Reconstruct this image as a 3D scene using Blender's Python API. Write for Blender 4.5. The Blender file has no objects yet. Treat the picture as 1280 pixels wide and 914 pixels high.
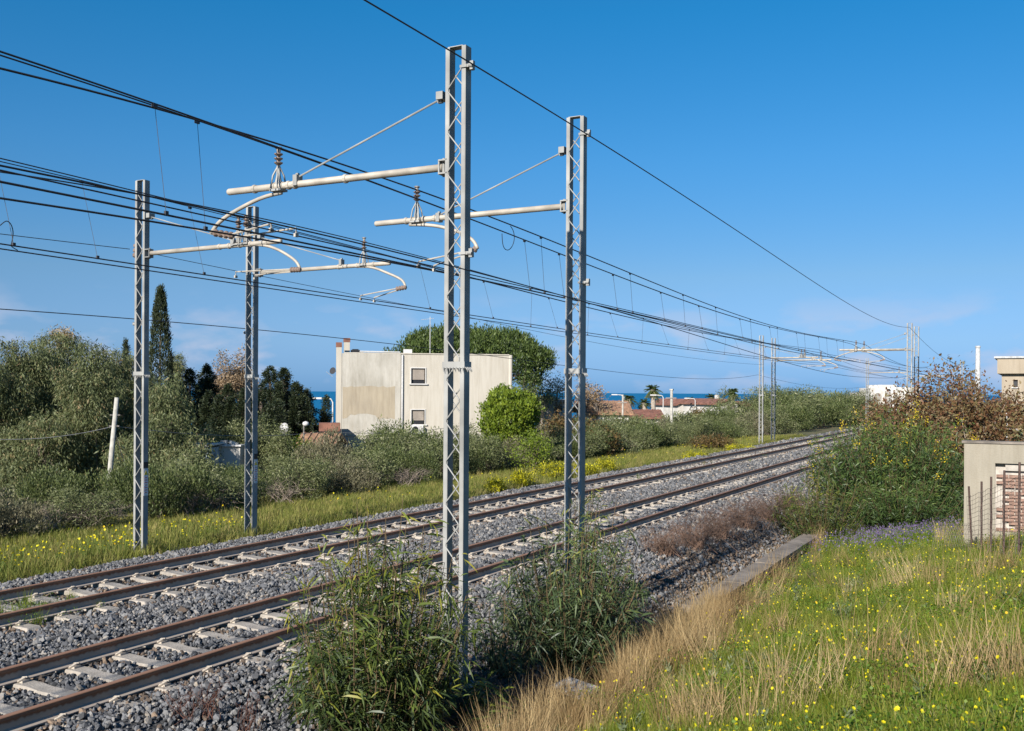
import bpy, math, random
import numpy as np
from mathutils import Vector, Matrix
random.seed(7)
rng = np.random.default_rng(11)
sc = bpy.context.scene
COL = sc.collection
R = math.radians

# ------------------------------------------------------------------ camera
# World frame: +Y runs along the railway away from the viewer, +X to its right, z = 0 at rail head.
F, CX, CY, ROLL, TH, H = 1244.4, 640.0, 490.17, 0.00571, 0.48601, 3.158
cd = bpy.data.cameras.new('camera')
cam = bpy.data.objects.new('camera', cd); COL.objects.link(cam); sc.camera = cam
cd.sensor_width = 36.0; cd.lens = 36.0 * F / 1280.0
cd.shift_y = (CY - 457.0) / 1280.0
cd.clip_start = 0.1; cd.clip_end = 60000.0
cam.matrix_world = (Matrix.Translation((0, 0, H)) @ Matrix.Rotation(TH, 4, 'Z')
                    @ Matrix.Rotation(R(90), 4, 'X') @ Matrix.Rotation(ROLL, 4, 'Z'))

# ------------------------------------------------------------------ sky and sun
SUN_EL, SUN_AZ = R(27.0), R(0.25)
w = bpy.data.worlds.new('World'); sc.world = w; w.use_nodes = True
nt = w.node_tree; nt.nodes.clear()
out = nt.nodes.new('ShaderNodeOutputWorld'); bg = nt.nodes.new('ShaderNodeBackground')
sky = nt.nodes.new('ShaderNodeTexSky'); sky.sky_type = 'NISHITA'; sky.sun_disc = False
sky.sun_elevation = SUN_EL; sky.sun_rotation = R(180) + SUN_AZ
sky.altitude = 0; sky.air_density = 1.0; sky.dust_density = 0.0; sky.ozone_density = 3.0
hs = nt.nodes.new('ShaderNodeHueSaturation'); hs.inputs['Saturation'].default_value = 1.12
hs.inputs['Hue'].default_value = 0.497
tintn = nt.nodes.new('ShaderNodeMix'); tintn.data_type = 'RGBA'; tintn.blend_type = 'MULTIPLY'
tintn.inputs[0].default_value = 1.0; tintn.inputs[7].default_value = (0.86, 0.93, 1.12, 1)
# faint cloud bank low over the sea
tc = nt.nodes.new('ShaderNodeTexCoord'); mp = nt.nodes.new('ShaderNodeMapping')
mp.inputs['Scale'].default_value = (5.0, 5.0, 13.0)
nz = nt.nodes.new('ShaderNodeTexNoise'); nz.inputs['Scale'].default_value = 2.4; nz.inputs['Detail'].default_value = 7
cr = nt.nodes.new('ShaderNodeValToRGB'); cr.color_ramp.elements[0].position = .49; cr.color_ramp.elements[1].position = .64
sep = nt.nodes.new('ShaderNodeSeparateXYZ')
band = nt.nodes.new('ShaderNodeValToRGB')
band.color_ramp.elements[0].position = .0; band.color_ramp.elements[0].color = (.25, .25, .25, 1)
band.color_ramp.elements[1].position = .10; band.color_ramp.elements[1].color = (0, 0, 0, 1)
e = band.color_ramp.elements.new(.035); e.color = (.75, .75, .75, 1)
mul = nt.nodes.new('ShaderNodeMath'); mul.operation = 'MULTIPLY'
mixc = nt.nodes.new('ShaderNodeMix'); mixc.data_type = 'RGBA'; mixc.inputs[7].default_value = (5.2, 5.6, 7.0, 1)
L = nt.links.new
L(sky.outputs[0], hs.inputs['Color']); L(hs.outputs[0], tintn.inputs[6])
L(tc.outputs['Generated'], mp.inputs[0]); L(mp.outputs[0], nz.inputs['Vector']); L(nz.outputs['Fac'], cr.inputs[0])
L(tc.outputs['Generated'], sep.inputs[0]); L(sep.outputs['Z'], band.inputs[0])
L(cr.outputs[0], mul.inputs[0]); L(band.outputs[0], mul.inputs[1]); L(mul.outputs[0], mixc.inputs[0])
grad = nt.nodes.new('ShaderNodeValToRGB'); ge = grad.color_ramp.elements
ge[0].position = 0.0; ge[0].color = (.17, .39, .93, 1); ge[1].position = .75; ge[1].color = (.34, .90, 1.0, 1)
for zp_, cc_ in ((.05, (.41, .56, .82)), (.113, (.56, .68, .75)), (.225, (.41, .83, .914)), (.356, (.192, .916, 1.0))):
    e = ge.new(zp_); e.color = (*cc_, 1)
L(sep.outputs['Z'], grad.inputs[0])
gm = nt.nodes.new('ShaderNodeMix'); gm.data_type = 'RGBA'; gm.blend_type = 'MULTIPLY'; gm.inputs[0].default_value = 1.0
L(tintn.outputs[2], gm.inputs[6]); L(grad.outputs[0], gm.inputs[7])
L(gm.outputs[2], mixc.inputs[6]); L(mixc.outputs[2], bg.inputs[0]); L(bg.outputs[0], out.inputs[0])
bg.inputs[1].default_value = 0.068
sl = bpy.data.lights.new('sun', 'SUN'); sl.energy = 5.0; sl.angle = R(0.53); sl.color = (1.0, .95, .88)
sun = bpy.data.objects.new('sun', sl); COL.objects.link(sun)
sun.rotation_euler = (R(90) - SUN_EL, 0, -SUN_AZ)
sc.view_settings.view_transform = 'Standard'; sc.view_settings.look = 'None'
sc.view_settings.exposure = 0.70; sc.view_settings.gamma = 1.0; sc.view_settings.use_curve_mapping = False

# ------------------------------------------------------------------ helpers
_c, _s = math.cos(ROLL), math.sin(ROLL)
def ray(x, y):
    a, b = x - CX, y - CY
    a, b = a * _c + b * _s, -a * _s + b * _c
    r, u = a / F, -b / F
    return np.array([-math.sin(TH) + r * math.cos(TH), math.cos(TH) + r * math.sin(TH), u])
OC = np.array([0, 0, H])
def atX(x, y, X): d = ray(x, y); return OC + d * (X / d[0])
def atY(x, y, Y): d = ray(x, y); return OC + d * (Y / d[1])
def atz(x, y, z): d = ray(x, y); return OC + d * ((z - H) / d[2])
def atD(x, y, D): return OC + ray(x, y) * D
RIGHT = np.array([math.cos(TH), math.sin(TH), 0]); FWD = np.array([-math.sin(TH), math.cos(TH), 0])

def sstep(a, b, x):
    t = np.clip((x - a) / (b - a), 0, 1); return t * t * (3 - 2 * t)
SEA_Z = -14.0
def ground_z(X, Y):
    X = np.asarray(X, float); Y = np.asarray(Y, float); d = -X
    top = np.maximum(1.52 - .062 * np.clip(Y, -5, 200), -.75)
    bank = -.98 + (top + .98) * np.clip((X + 5.3) / 5.3, 0, 1) ** 1.0
    bank = np.where(X > 0, top + .03 * np.minimum(X, 30), bank)
    s = d + .35 * np.maximum(Y, 0)
    g = np.clip((s - 32) / 205, 0, 1.3) * 17
    left = -.5 - .25 * sstep(17.5, 24, d) - sstep(24, 62, d) * g
    bed = np.where(d > 9, -.55, -.62)
    z = np.where(d > 17.2, left, np.where(d > 7.4, bed, np.where(d > 5.3, -1.2, bank)))
    z = z + np.where(d < 5.3, .05 * np.sin(X * 2.3 + Y * .9) * np.sin(Y * 1.7 - X) , 0)
    # far inland side stays level
    return z
def gz(X, Y): return float(ground_z(X, Y))
def gp(x, D):
    d = ray(x, 500); X, Y = d[0] * D, d[1] * D
    return np.array([X, Y, gz(X, Y)])
def ztop(x, y, D): return H + ray(x, y)[2] * D

# ---- materials
MATS = {}
def mat(name, col, rough=.8, var=.25, scale=8.0, bump=0.0, bscale=None, metal=0.0, col2=None, detail=6, coord='Object', spec=.4):
    if name in MATS: return MATS[name]
    m = bpy.data.materials.new(name); m.use_nodes = True; n = m.node_tree; p = n.nodes['Principled BSDF']
    t = n.nodes.new('ShaderNodeTexCoord'); no = n.nodes.new('ShaderNodeTexNoise')
    no.inputs['Scale'].default_value = scale; no.inputs['Detail'].default_value = detail
    n.links.new(t.outputs[coord], no.inputs['Vector'])
    r = n.nodes.new('ShaderNodeValToRGB')
    c2 = col2 if col2 else tuple(min(1, c * (1 + var)) for c in col)
    c1 = tuple(c * (1 - var) for c in col) if not col2 else col
    r.color_ramp.elements[0].color = (*c1, 1); r.color_ramp.elements[1].color = (*c2, 1)
    r.color_ramp.elements[0].position = .32; r.color_ramp.elements[1].position = .68
    n.links.new(no.outputs['Fac'], r.inputs[0]); n.links.new(r.outputs[0], p.inputs['Base Color'])
    p.inputs['Roughness'].default_value = rough; p.inputs['Metallic'].default_value = metal
    p.inputs['Specular IOR Level'].default_value = spec
    if bump:
        n2 = n.nodes.new('ShaderNodeTexNoise'); n2.inputs['Scale'].default_value = bscale or scale * 4; n2.inputs['Detail'].default_value = 8
        n.links.new(t.outputs[coord], n2.inputs['Vector'])
        b = n.nodes.new('ShaderNodeBump'); b.inputs['Strength'].default_value = bump; b.inputs['Distance'].default_value = .02
        n.links.new(n2.outputs['Fac'], b.inputs['Height']); n.links.new(b.outputs[0], p.inputs['Normal'])
    MATS[name] = m; return m
def leafmat(name, stops, rough=.55, trans=.3, spec=.35):
    """colour runs over the leaf attribute 'tint' 0..1"""
    m = bpy.data.materials.new(name); m.use_nodes = True; n = m.node_tree; p = n.nodes['Principled BSDF']
    a = n.nodes.new('ShaderNodeAttribute'); a.attribute_name = 'tint'
    r = n.nodes.new('ShaderNodeValToRGB'); el = r.color_ramp.elements
    while len(el) < len(stops): el.new(.5)
    for i, (pos, c) in enumerate(stops): el[i].position = pos; el[i].color = (*c, 1)
    n.links.new(a.outputs['Fac'], r.inputs[0]); n.links.new(r.outputs[0], p.inputs['Base Color'])
    p.inputs['Roughness'].default_value = rough; p.inputs['Specular IOR Level'].default_value = spec
    tr = n.nodes.new('ShaderNodeBsdfTranslucent'); mx = n.nodes.new('ShaderNodeMixShader'); mx.inputs[0].default_value = trans
    n.links.new(r.outputs[0], tr.inputs[0]); o = n.nodes['Material Output']
    n.links.new(p.outputs[0], mx.inputs[1]); n.links.new(tr.outputs[0], mx.inputs[2]); n.links.new(mx.outputs[0], o.inputs[0])
    MATS[name] = m; return m

# ---- mesh builder
class MB:
    def __init__(s): s.v = []; s.f = []; s.n = 0
    def add(s, v, f):
        s.v.extend([tuple(map(float, q)) for q in v]); s.f.extend([tuple(i + s.n for i in q) for q in f]); s.n += len(v); return s
    def box(s, c, size, rz=0, rx=0, ry=0, taper=1.0):
        hx, hy, hz = [q / 2 for q in size]
        M = Matrix.Rotation(rz, 3, 'Z') @ Matrix.Rotation(ry, 3, 'Y') @ Matrix.Rotation(rx, 3, 'X')
        vs = []
        for z in (-hz, hz):
            k = 1 if z < 0 else taper
            for x, y in ((-hx, -hy), (hx, -hy), (hx, hy), (-hx, hy)):
                q = M @ Vector((x * k, y * k, z)); vs.append((q.x + c[0], q.y + c[1], q.z + c[2]))
        return s.add(vs, [(3, 2, 1, 0), (4, 5, 6, 7), (0, 1, 5, 4), (1, 2, 6, 5), (2, 3, 7, 6), (3, 0, 4, 7)])
    def tube(s, pts, r, n=8, caps=True):
        pts = [np.array(p, float) for p in pts]; m = len(pts)
        rs = r if hasattr(r, '__len__') else [r] * m
        vs = []; up = None
        for i in range(m):
            t = pts[min(i + 1, m - 1)] - pts[max(i - 1, 0)]
            t = t / (np.linalg.norm(t) + 1e-9)
            if up is None:
                up = np.array([0, 0, 1.]) if abs(t[2]) < .9 else np.array([0, 1., 0])
            a = np.cross(t, up); a /= (np.linalg.norm(a) + 1e-9); b = np.cross(a, t); up = b
            for k in range(n):
                an = 2 * math.pi * k / n
                vs.append(pts[i] + rs[i] * (math.cos(an) * a + math.sin(an) * b))
        fs = []
        for i in range(m - 1):
            for k in range(n):
                fs.append((i * n + k, i * n + (k + 1) % n, (i + 1) * n + (k + 1) % n, (i + 1) * n + k))
        if caps: fs.append(tuple(range(n - 1, -1, -1))); fs.append(tuple((m - 1) * n + k for k in range(n)))
        return s.add(vs, fs)
    def lathe(s, p0, p1, prof, n=12):
        """prof: (fraction along axis, radius)"""
        p0 = np.array(p0, float); p1 = np.array(p1, float)
        return s.tube([p0 + (p1 - p0) * f for f, _ in prof], [r for _, r in prof], n)
    def extrude(s, poly, y0, y1):
        """poly in (x,z), swept along y"""
        n = len(poly)
        vs = [(x, y0, z) for x, z in poly] + [(x, y1, z) for x, z in poly]
        fs = [(i, (i + 1) % n, n + (i + 1) % n, n + i) for i in range(n)]
        fs += [tuple(range(n - 1, -1, -1)), tuple(range(n, 2 * n))]
        return s.add(vs, fs)
    def build(s, name, m, parent=None, smooth=False, loc=None):
        me = bpy.data.meshes.new(name); me.from_pydata(s.v, [], s.f); me.update()
        if smooth: me.shade_smooth()
        me.materials.append(m)
        return link(name, me, parent, loc)
def link(name, me, parent=None, loc=None):
    o = bpy.data.objects.new(name, me); COL.objects.link(o)
    if parent is not None: o.parent = parent
    if loc is not None: o.location = loc
    return o
def tag(o, label=None, cat=None, group=None, kind=None):
    if label: o['label'] = label
    if cat: o['category'] = cat
    if group: o['group'] = group
    if kind: o['kind'] = kind
    return o
def empty(name, loc, rz=0, label=None, cat=None, group=None):
    o = bpy.data.objects.new(name, None); COL.objects.link(o); o.empty_display_size = .2
    o.location = loc; o.rotation_euler = (0, 0, rz); return tag(o, label, cat, group)
def copy_tree(o, parent=None):
    c = o.copy(); COL.objects.link(c); c.parent = parent
    for ch in [q for q in o.children]: copy_tree(ch, c)
    return c
def npmesh(name, V, faces, m, attr=None, smooth=False):
    """V (n,3); faces (k,4) or (k,3) int array; attr per-vertex tint"""
    me = bpy.data.meshes.new(name); V = np.asarray(V, np.float32); faces = np.asarray(faces, np.int32)
    me.vertices.add(len(V)); me.vertices.foreach_set('co', V.ravel())
    k, q = faces.shape
    me.loops.add(k * q); me.loops.foreach_set('vertex_index', faces.ravel())
    me.polygons.add(k); me.polygons.foreach_set('loop_start', np.arange(0, k * q, q, dtype=np.int32))
    me.update(calc_edges=True)
    if attr is not None:
        a = me.attributes.new('tint', 'FLOAT', 'POINT'); a.data.foreach_set('value', np.asarray(attr, np.float32))
    if smooth: me.shade_smooth()
    me.materials.append(m); return me
def unit(v): return v / (np.linalg.norm(v, axis=-1, keepdims=True) + 1e-9)
def rdir(n): return unit(rng.normal(size=(n, 3)))
def leafgeo(P, D, Lg, Wd, tint, droop=0.0, two=False):
    """diamond leaves at P along D"""
    n = len(P); D = unit(D); S = unit(np.cross(D, rdir(n)))
    Lg = np.broadcast_to(np.asarray(Lg, float), (n,))[:, None]; Wd = np.broadcast_to(np.asarray(Wd, float), (n,))[:, None]
    if not two:
        N = np.cross(D, S)
        mid = P + D * Lg * .45 + N * Lg * .06
        V = np.stack([P, mid + S * Wd * .5, P + D * Lg, mid - S * Wd * .5], 1).reshape(-1, 3)
        Fc = np.arange(n * 4).reshape(n, 4); t = np.repeat(tint, 4)
    else:
        dz = np.zeros((n, 3)); dz[:, 2] = -1
        m1 = P + D * Lg * .3 + dz * Lg * droop * .06; m2 = P + D * Lg * .68 + dz * Lg * droop * .3; tp = P + D * Lg + dz * Lg * droop * .65
        V = np.stack([P, m1 + S * Wd * .5, m1 - S * Wd * .5, m2 + S * Wd * .42, m2 - S * Wd * .42, tp], 1).reshape(-1, 3)
        b = np.arange(n)[:, None] * 6
        Fc = np.concatenate([np.concatenate([b, b + 2, b + 4, b + 3], 1), np.concatenate([b, b + 3, b + 1, b + 1], 1)[:, :4] * 0 + np.concatenate([b, b + 3, b + 3, b + 1], 1)], 0)
        # simple: quads (0,2,4,3)+(0,3,1) tri + (3,4,5) tri -> use tris throughout
        tri = np.concatenate([np.concatenate([b, b + 2, b + 1], 1), np.concatenate([b + 1, b + 2, b + 4], 1),
                              np.concatenate([b + 1, b + 4, b + 3], 1), np.concatenate([b + 3, b + 4, b + 5], 1)], 0)
        Fc = tri; t = np.repeat(tint, 6)
    return V, Fc, t
def merge(parts):
    Vs, Fs, Ts = [], [], []; o = 0
    for V, Fc, t in parts: Vs.append(V); Fs.append(Fc + o); Ts.append(t); o += len(V)
    return np.concatenate(Vs), np.concatenate(Fs), np.concatenate(Ts)

def scatter(name, m_unused, P, ROT, SC, protos, idx=None):
    """one object whose points carry small real meshes (geometry nodes)"""
    me = bpy.data.meshes.new(name); P = np.asarray(P, np.float32); n = len(P)
    me.vertices.add(n); me.vertices.foreach_set('co', P.ravel())
    a = me.attributes.new('rot', 'FLOAT_VECTOR', 'POINT'); a.data.foreach_set('vector', np.asarray(ROT, np.float32).ravel())
    a = me.attributes.new('scl', 'FLOAT_VECTOR', 'POINT'); a.data.foreach_set('vector', np.asarray(SC, np.float32).ravel())
    if idx is None: idx = rng.integers(0, len(protos), n)
    a = me.attributes.new('idx', 'INT', 'POINT'); a.data.foreach_set('value', np.asarray(idx, np.int32))
    for pr in protos: me.materials.append(pr.materials[0])
    o = link(name, me)
    pc = bpy.data.collections.new(name + '_pieces')
    for i, pm in enumerate(protos):
        po = bpy.data.objects.new('%s_piece_%02d' % (name, i), pm); pc.objects.link(po)
    g = bpy.data.node_groups.new(name + '_nodes', 'GeometryNodeTree')
    g.interface.new_socket('Geometry', in_out='INPUT', socket_type='NodeSocketGeometry')
    g.interface.new_socket('Geometry', in_out='OUTPUT', socket_type='NodeSocketGeometry')
    gi = g.nodes.new('NodeGroupInput'); go = g.nodes.new('NodeGroupOutput')
    ci = g.nodes.new('GeometryNodeCollectionInfo'); ci.inputs['Collection'].default_value = pc
    ci.inputs['Separate Children'].default_value = True; ci.inputs['Reset Children'].default_value = True
    ip = g.nodes.new('GeometryNodeInstanceOnPoints'); ip.inputs['Pick Instance'].default_value = True
    def na(nm, ty):
        q = g.nodes.new('GeometryNodeInputNamedAttribute'); q.data_type = ty; q.inputs['Name'].default_value = nm; return q.outputs['Attribute']
    g.links.new(gi.outputs[0], ip.inputs['Points']); g.links.new(ci.outputs[0], ip.inputs['Instance'])
    g.links.new(na('idx', 'INT'), ip.inputs['Instance Index']); g.links.new(na('rot', 'FLOAT_VECTOR'), ip.inputs['Rotation'])
    g.links.new(na('scl', 'FLOAT_VECTOR'), ip.inputs['Scale']); g.links.new(ip.outputs[0], go.inputs[0])
    md = o.modifiers.new('pieces', 'NODES'); md.node_group = g
    return o
def instmat(name, stops, rough=.8, trans=0.0, spec=.3, noise=0):
    """colour differs from one scattered piece to the next"""
    m = bpy.data.materials.new(name); m.use_nodes = True; n = m.node_tree; p = n.nodes['Principled BSDF']
    oi = n.nodes.new('ShaderNodeObjectInfo'); r = n.nodes.new('ShaderNodeValToRGB'); el = r.color_ramp.elements
    while len(el) < len(stops): el.new(.5)
    for i, (pos, c) in enumerate(stops): el[i].position = pos; el[i].color = (*c, 1)
    src = oi.outputs['Random']
    if noise:
        t = n.nodes.new('ShaderNodeTexCoord'); no = n.nodes.new('ShaderNodeTexNoise'); no.inputs['Scale'].default_value = noise
        n.links.new(t.outputs['Object'], no.inputs['Vector'])
        ad = n.nodes.new('ShaderNodeMath'); ad.operation = 'MULTIPLY_ADD'; ad.inputs[1].default_value = .5; 
        sb = n.nodes.new('ShaderNodeMath'); sb.operation = 'SUBTRACT'; sb.inputs[1].default_value = .25
        n.links.new(no.outputs['Fac'], ad.inputs[0]); n.links.new(oi.outputs['Random'], ad.inputs[2]); n.links.new(ad.outputs[0], sb.inputs[0]); src = sb.outputs[0]
    n.links.new(src, r.inputs[0]); n.links.new(r.outputs[0], p.inputs['Base Color'])
    p.inputs['Roughness'].default_value = rough; p.inputs['Specular IOR Level'].default_value = spec
    if trans:
        tr = n.nodes.new('ShaderNodeBsdfTranslucent'); mx = n.nodes.new('ShaderNodeMixShader'); mx.inputs[0].default_value = trans
        n.links.new(r.outputs[0], tr.inputs[0]); n.links.new(p.outputs[0], mx.inputs[1]); n.links.new(tr.outputs[0], mx.inputs[2])
        n.links.new(mx.outputs[0], n.nodes['Material Output'].inputs[0])
    return m

# ------------------------------------------------------------------ ground and sea
mg = bpy.data.materials.new('soil'); mg.use_nodes = True
n = mg.node_tree; p = n.nodes['Principled BSDF']; t = n.nodes.new('ShaderNodeTexCoord')
n1 = n.nodes.new('ShaderNodeTexNoise'); n1.inputs['Scale'].default_value = .5; n1.inputs['Detail'].default_value = 8
n2 = n.nodes.new('ShaderNodeTexNoise'); n2.inputs['Scale'].default_value = 9; n2.inputs['Detail'].default_value = 8
r1 = n.nodes.new('ShaderNodeValToRGB'); r1.color_ramp.elements[0].color = (.075, .085, .022, 1); r1.color_ramp.elements[1].color = (.15, .115, .055, 1)
r1.color_ramp.elements[0].position = .38; r1.color_ramp.elements[1].position = .66
r2 = n.nodes.new('ShaderNodeValToRGB'); r2.color_ramp.elements[0].color = (.5, .5, .5, 1); r2.color_ramp.elements[1].color = (1.3, 1.3, 1.2, 1)
mm = n.nodes.new('ShaderNodeMix'); mm.data_type = 'RGBA'; mm.blend_type = 'MULTIPLY'; mm.inputs[0].default_value = 1
for q in (n1, n2): n.links.new(t.outputs['Object'], q.inputs['Vector'])
n.links.new(n1.outputs['Fac'], r1.inputs[0]); n.links.new(n2.outputs['Fac'], r2.inputs[0])
n.links.new(r1.outputs[0], mm.inputs[6]); n.links.new(r2.outputs[0], mm.inputs[7]); n.links.new(mm.outputs[2], p.inputs['Base Color'])
bp = n.nodes.new('ShaderNodeBump'); bp.inputs['Strength'].default_value = .6; bp.inputs['Distance'].default_value = .05
n.links.new(n2.outputs['Fac'], bp.inputs['Height']); n.links.new(bp.outputs[0], p.inputs['Normal']); p.inputs['Roughness'].default_value = .95

def axis(vals): return np.unique(np.round(np.concatenate(vals), 3))
gx = axis([np.linspace(-2500, -400, 8), np.linspace(-400, -60, 30), np.linspace(-60, -24, 25), np.linspace(-24, -17, 15),
           np.array([-17.19, -16, -9.01, -8.99, -7.41, -7.39, -5.31, -5.29]), np.linspace(-5.2, 3, 42), np.linspace(3, 40, 15), np.linspace(40, 2500, 14)])
gy = axis([np.linspace(-400, -20, 10), np.linspace(-20, 45, 131), np.linspace(45, 140, 60), np.linspace(140, 600, 40), np.linspace(600, 3000, 12)])
GX, GY = np.meshgrid(gx, gy); GZ = ground_z(GX, GY)
nx, ny = len(gx), len(gy)
ii = np.arange(nx * ny).reshape(ny, nx)
fc = np.stack([ii[:-1, :-1], ii[:-1, 1:], ii[1:, 1:], ii[1:, :-1]], -1).reshape(-1, 4)
tag(link('ground', npmesh('ground', np.stack([GX, GY, GZ], -1).reshape(-1, 3), fc, mg, smooth=True)), kind='structure')

ms = bpy.data.materials.new('sea_water'); ms.use_nodes = True
n = ms.node_tree; p = n.nodes['Principled BSDF']; t = n.nodes.new('ShaderNodeTexCoord')
mpn = n.nodes.new('ShaderNodeMapping'); mpn.inputs['Rotation'].default_value = (0, 0, TH); mpn.inputs['Scale'].default_value = (.012, .05, .05)
no = n.nodes.new('ShaderNodeTexNoise'); no.inputs['Scale'].default_value = 3; no.inputs['Detail'].default_value = 9
n.links.new(t.outputs['Object'], mpn.inputs[0]); n.links.new(mpn.outputs[0], no.inputs['Vector'])
rr = n.nodes.new('ShaderNodeValToRGB'); rr.color_ramp.elements[0].color = (.004, .115, .24, 1); rr.color_ramp.elements[1].color = (.008, .155, .31, 1)
rr.color_ramp.elements[0].position = .35; rr.color_ramp.elements[1].position = .65
n.links.new(no.outputs['Fac'], rr.inputs[0]); n.links.new(rr.outputs[0], p.inputs['Base Color'])
p.inputs['Roughness'].default_value = .55; p.inputs['Specular IOR Level'].default_value = .12
b = n.nodes.new('ShaderNodeBump'); b.inputs['Strength'].default_value = .4; b.inputs['Distance'].default_value = .6
n.links.new(no.outputs['Fac'], b.inputs['Height']); n.links.new(b.outputs[0], p.inputs['Normal'])
S = 30000
tag(MB().add([(-S, -S, SEA_Z), (S, -S, SEA_Z), (S, S, SEA_Z), (-S, S, SEA_Z)], [(0, 1, 2, 3)]).build('sea', ms), kind='structure')

# ------------------------------------------------------------------ trackbed
TR = {'near': 9.57, 'far': 13.60}          # track centre lines at X = -value
def ballast_z(X, Y):
    d = -np.asarray(X, float)
    xp = [5.9, 6.2, 6.6, 7.5, 8.1, 8.6, 10.5, 11.6, 12.5, 14.7, 16.0, 17.4]
    zp = [-.98, -.80, -.50, -.29, -.165, -.185, -.205, -.15, -.21, -.215, -.24, -.60]
    return np.interp(d, xp, zp)
mb_bal = mat('ballast_bed', (.055, .055, .055), .95, .5, 20, bump=1.0, bscale=40)
bx = -np.array([5.9, 6.2, 6.4, 6.6, 7, 7.5, 8.1, 8.6, 9.57, 10.5, 11.1, 11.6, 12.5, 13.6, 14.7, 16, 16.6, 17.4])[::-1]
by = np.linspace(-15, 200, 216); BX, BY = np.meshgrid(bx, by)
BZ = ballast_z(BX, BY) - .035
ii = np.arange(BX.size).reshape(BX.shape)
fc = np.stack([ii[:-1, :-1], ii[:-1, 1:], ii[1:, 1:], ii[1:, :-1]], -1).reshape(-1, 4)
tag(link('trackbed', npmesh('trackbed', np.stack([BX, BY, BZ], -1).reshape(-1, 3), fc, mb_bal)), kind='structure')

# rails
prof = [(-.075, -.172), (.075, -.172), (.075, -.160), (.03, -.148), (.0095, -.135), (.0095, -.052), (.034, -.038), (.036, -.008), (.028, 0), (-.028, 0), (-.036, -.008), (-.034, -.038), (-.0095, -.052), (-.0095, -.135), (-.03, -.148), (-.075, -.160)]
mrail = bpy.data.materials.new('rusty_rail'); mrail.use_nodes = True
n = mrail.node_tree; p = n.nodes['Principled BSDF']; t = n.nodes.new('ShaderNodeTexCoord'); sp = n.nodes.new('ShaderNodeSeparateXYZ')
n.links.new(t.outputs['Object'], sp.inputs[0])
no = n.nodes.new('ShaderNodeTexNoise'); no.inputs['Scale'].default_value = 14; no.inputs['Detail'].default_value = 10
n.links.new(t.outputs['Object'], no.inputs['Vector'])
ra = n.nodes.new('ShaderNodeValToRGB')     # rust on the head, pale dust caked on web and foot
ra.color_ramp.elements[0].color = (.36, .30, .25, 1); ra.color_ramp.elements[0].position = 0
ra.color_ramp.elements[1].color = (.27, .14, .082, 1); ra.color_ramp.elements[1].position = 1
e = ra.color_ramp.elements.new(.50); e.color = (.34, .28, .22, 1); e = ra.color_ramp.elements.new(.62); e.color = (.20, .098, .056, 1)
mr = n.nodes.new('ShaderNodeMapRange'); mr.inputs[1].default_value = -.172; mr.inputs[2].default_value = 0.0
n.links.new(sp.outputs['Z'], mr.inputs[0])
ad = n.nodes.new('ShaderNodeMath'); ad.operation = 'MULTIPLY_ADD'; ad.inputs[1].default_value = .5; 
sb = n.nodes.new('ShaderNodeMath'); sb.operation = 'SUBTRACT'; sb.inputs[1].default_value = .25
n.links.new(no.outputs['Fac'], ad.inputs[0]); n.links.new(mr.outputs[0], ad.inputs[2]); n.links.new(ad.outputs[0], sb.inputs[0]); n.links.new(sb.outputs[0], ra.inputs[0])
n.links.new(ra.outputs[0], p.inputs['Base Color']); p.inputs['Roughness'].default_value = .75
msl = mat('sleeper_concrete', (.34, .30, .25), .9, .22, 6, bump=.5, bscale=50)
mclip = mat('fastening', (.38, .33, .27), .7, .3, 30)
# sleeper mesh: long trapezoid block with dropped middle
def sleeper_mesh():
    st = [(-1.2, 0), (-1.13, .17), (-.42, .17), (-.25, .155), (.25, .155), (.42, .17), (1.13, .17), (1.2, 0)]
    vs, fs = [], []
    xs = [-1.2, -1.15, -.45, -.25, .25, .45, 1.15, 1.2]; zt = [-.06, 0, 0, -.02, -.02, 0, 0, -.06]
    for x, z in zip(xs, zt):
        vs += [(x, -.14, -.2), (x, -.11, z - .012), (x, -.098, z), (x, .098, z), (x, .11, z - .012), (x, .14, -.2)]
    k = 6
    for i in range(len(xs) - 1):
        for j in range(5): fs.append((i * k + j, i * k + j + 1, (i + 1) * k + j + 1, (i + 1) * k + j))
    fs.append(tuple(range(k))); fs.append(tuple((len(xs) - 1) * k + j for j in range(k - 1, -1, -1)))
    me = bpy.data.meshes.new('sleeper'); me.from_pydata(vs, [], [tuple(reversed(q)) for q in fs]); me.materials.append(msl); return me
SLM = sleeper_mesh()
def clip_mesh():
    m = MB(); m.tube([(-.02, -.05, .0), (.05, -.055, .035), (.07, -.01, .055), (.02, .0, .05), (.0, .0, .03), (.02, .01, .05), (.07, .02, .055), (.05, .058, .035), (-.02, .05, .0)], .011, 5)
    m.box((.035, 0, .012), (.09, .09, .03))
    me = bpy.data.meshes.new('rail_clip'); me.from_pydata(m.v, [], m.f); me.materials.append(mclip); return me
CLM = clip_mesh()
SLEEPER_Y = {}
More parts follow.
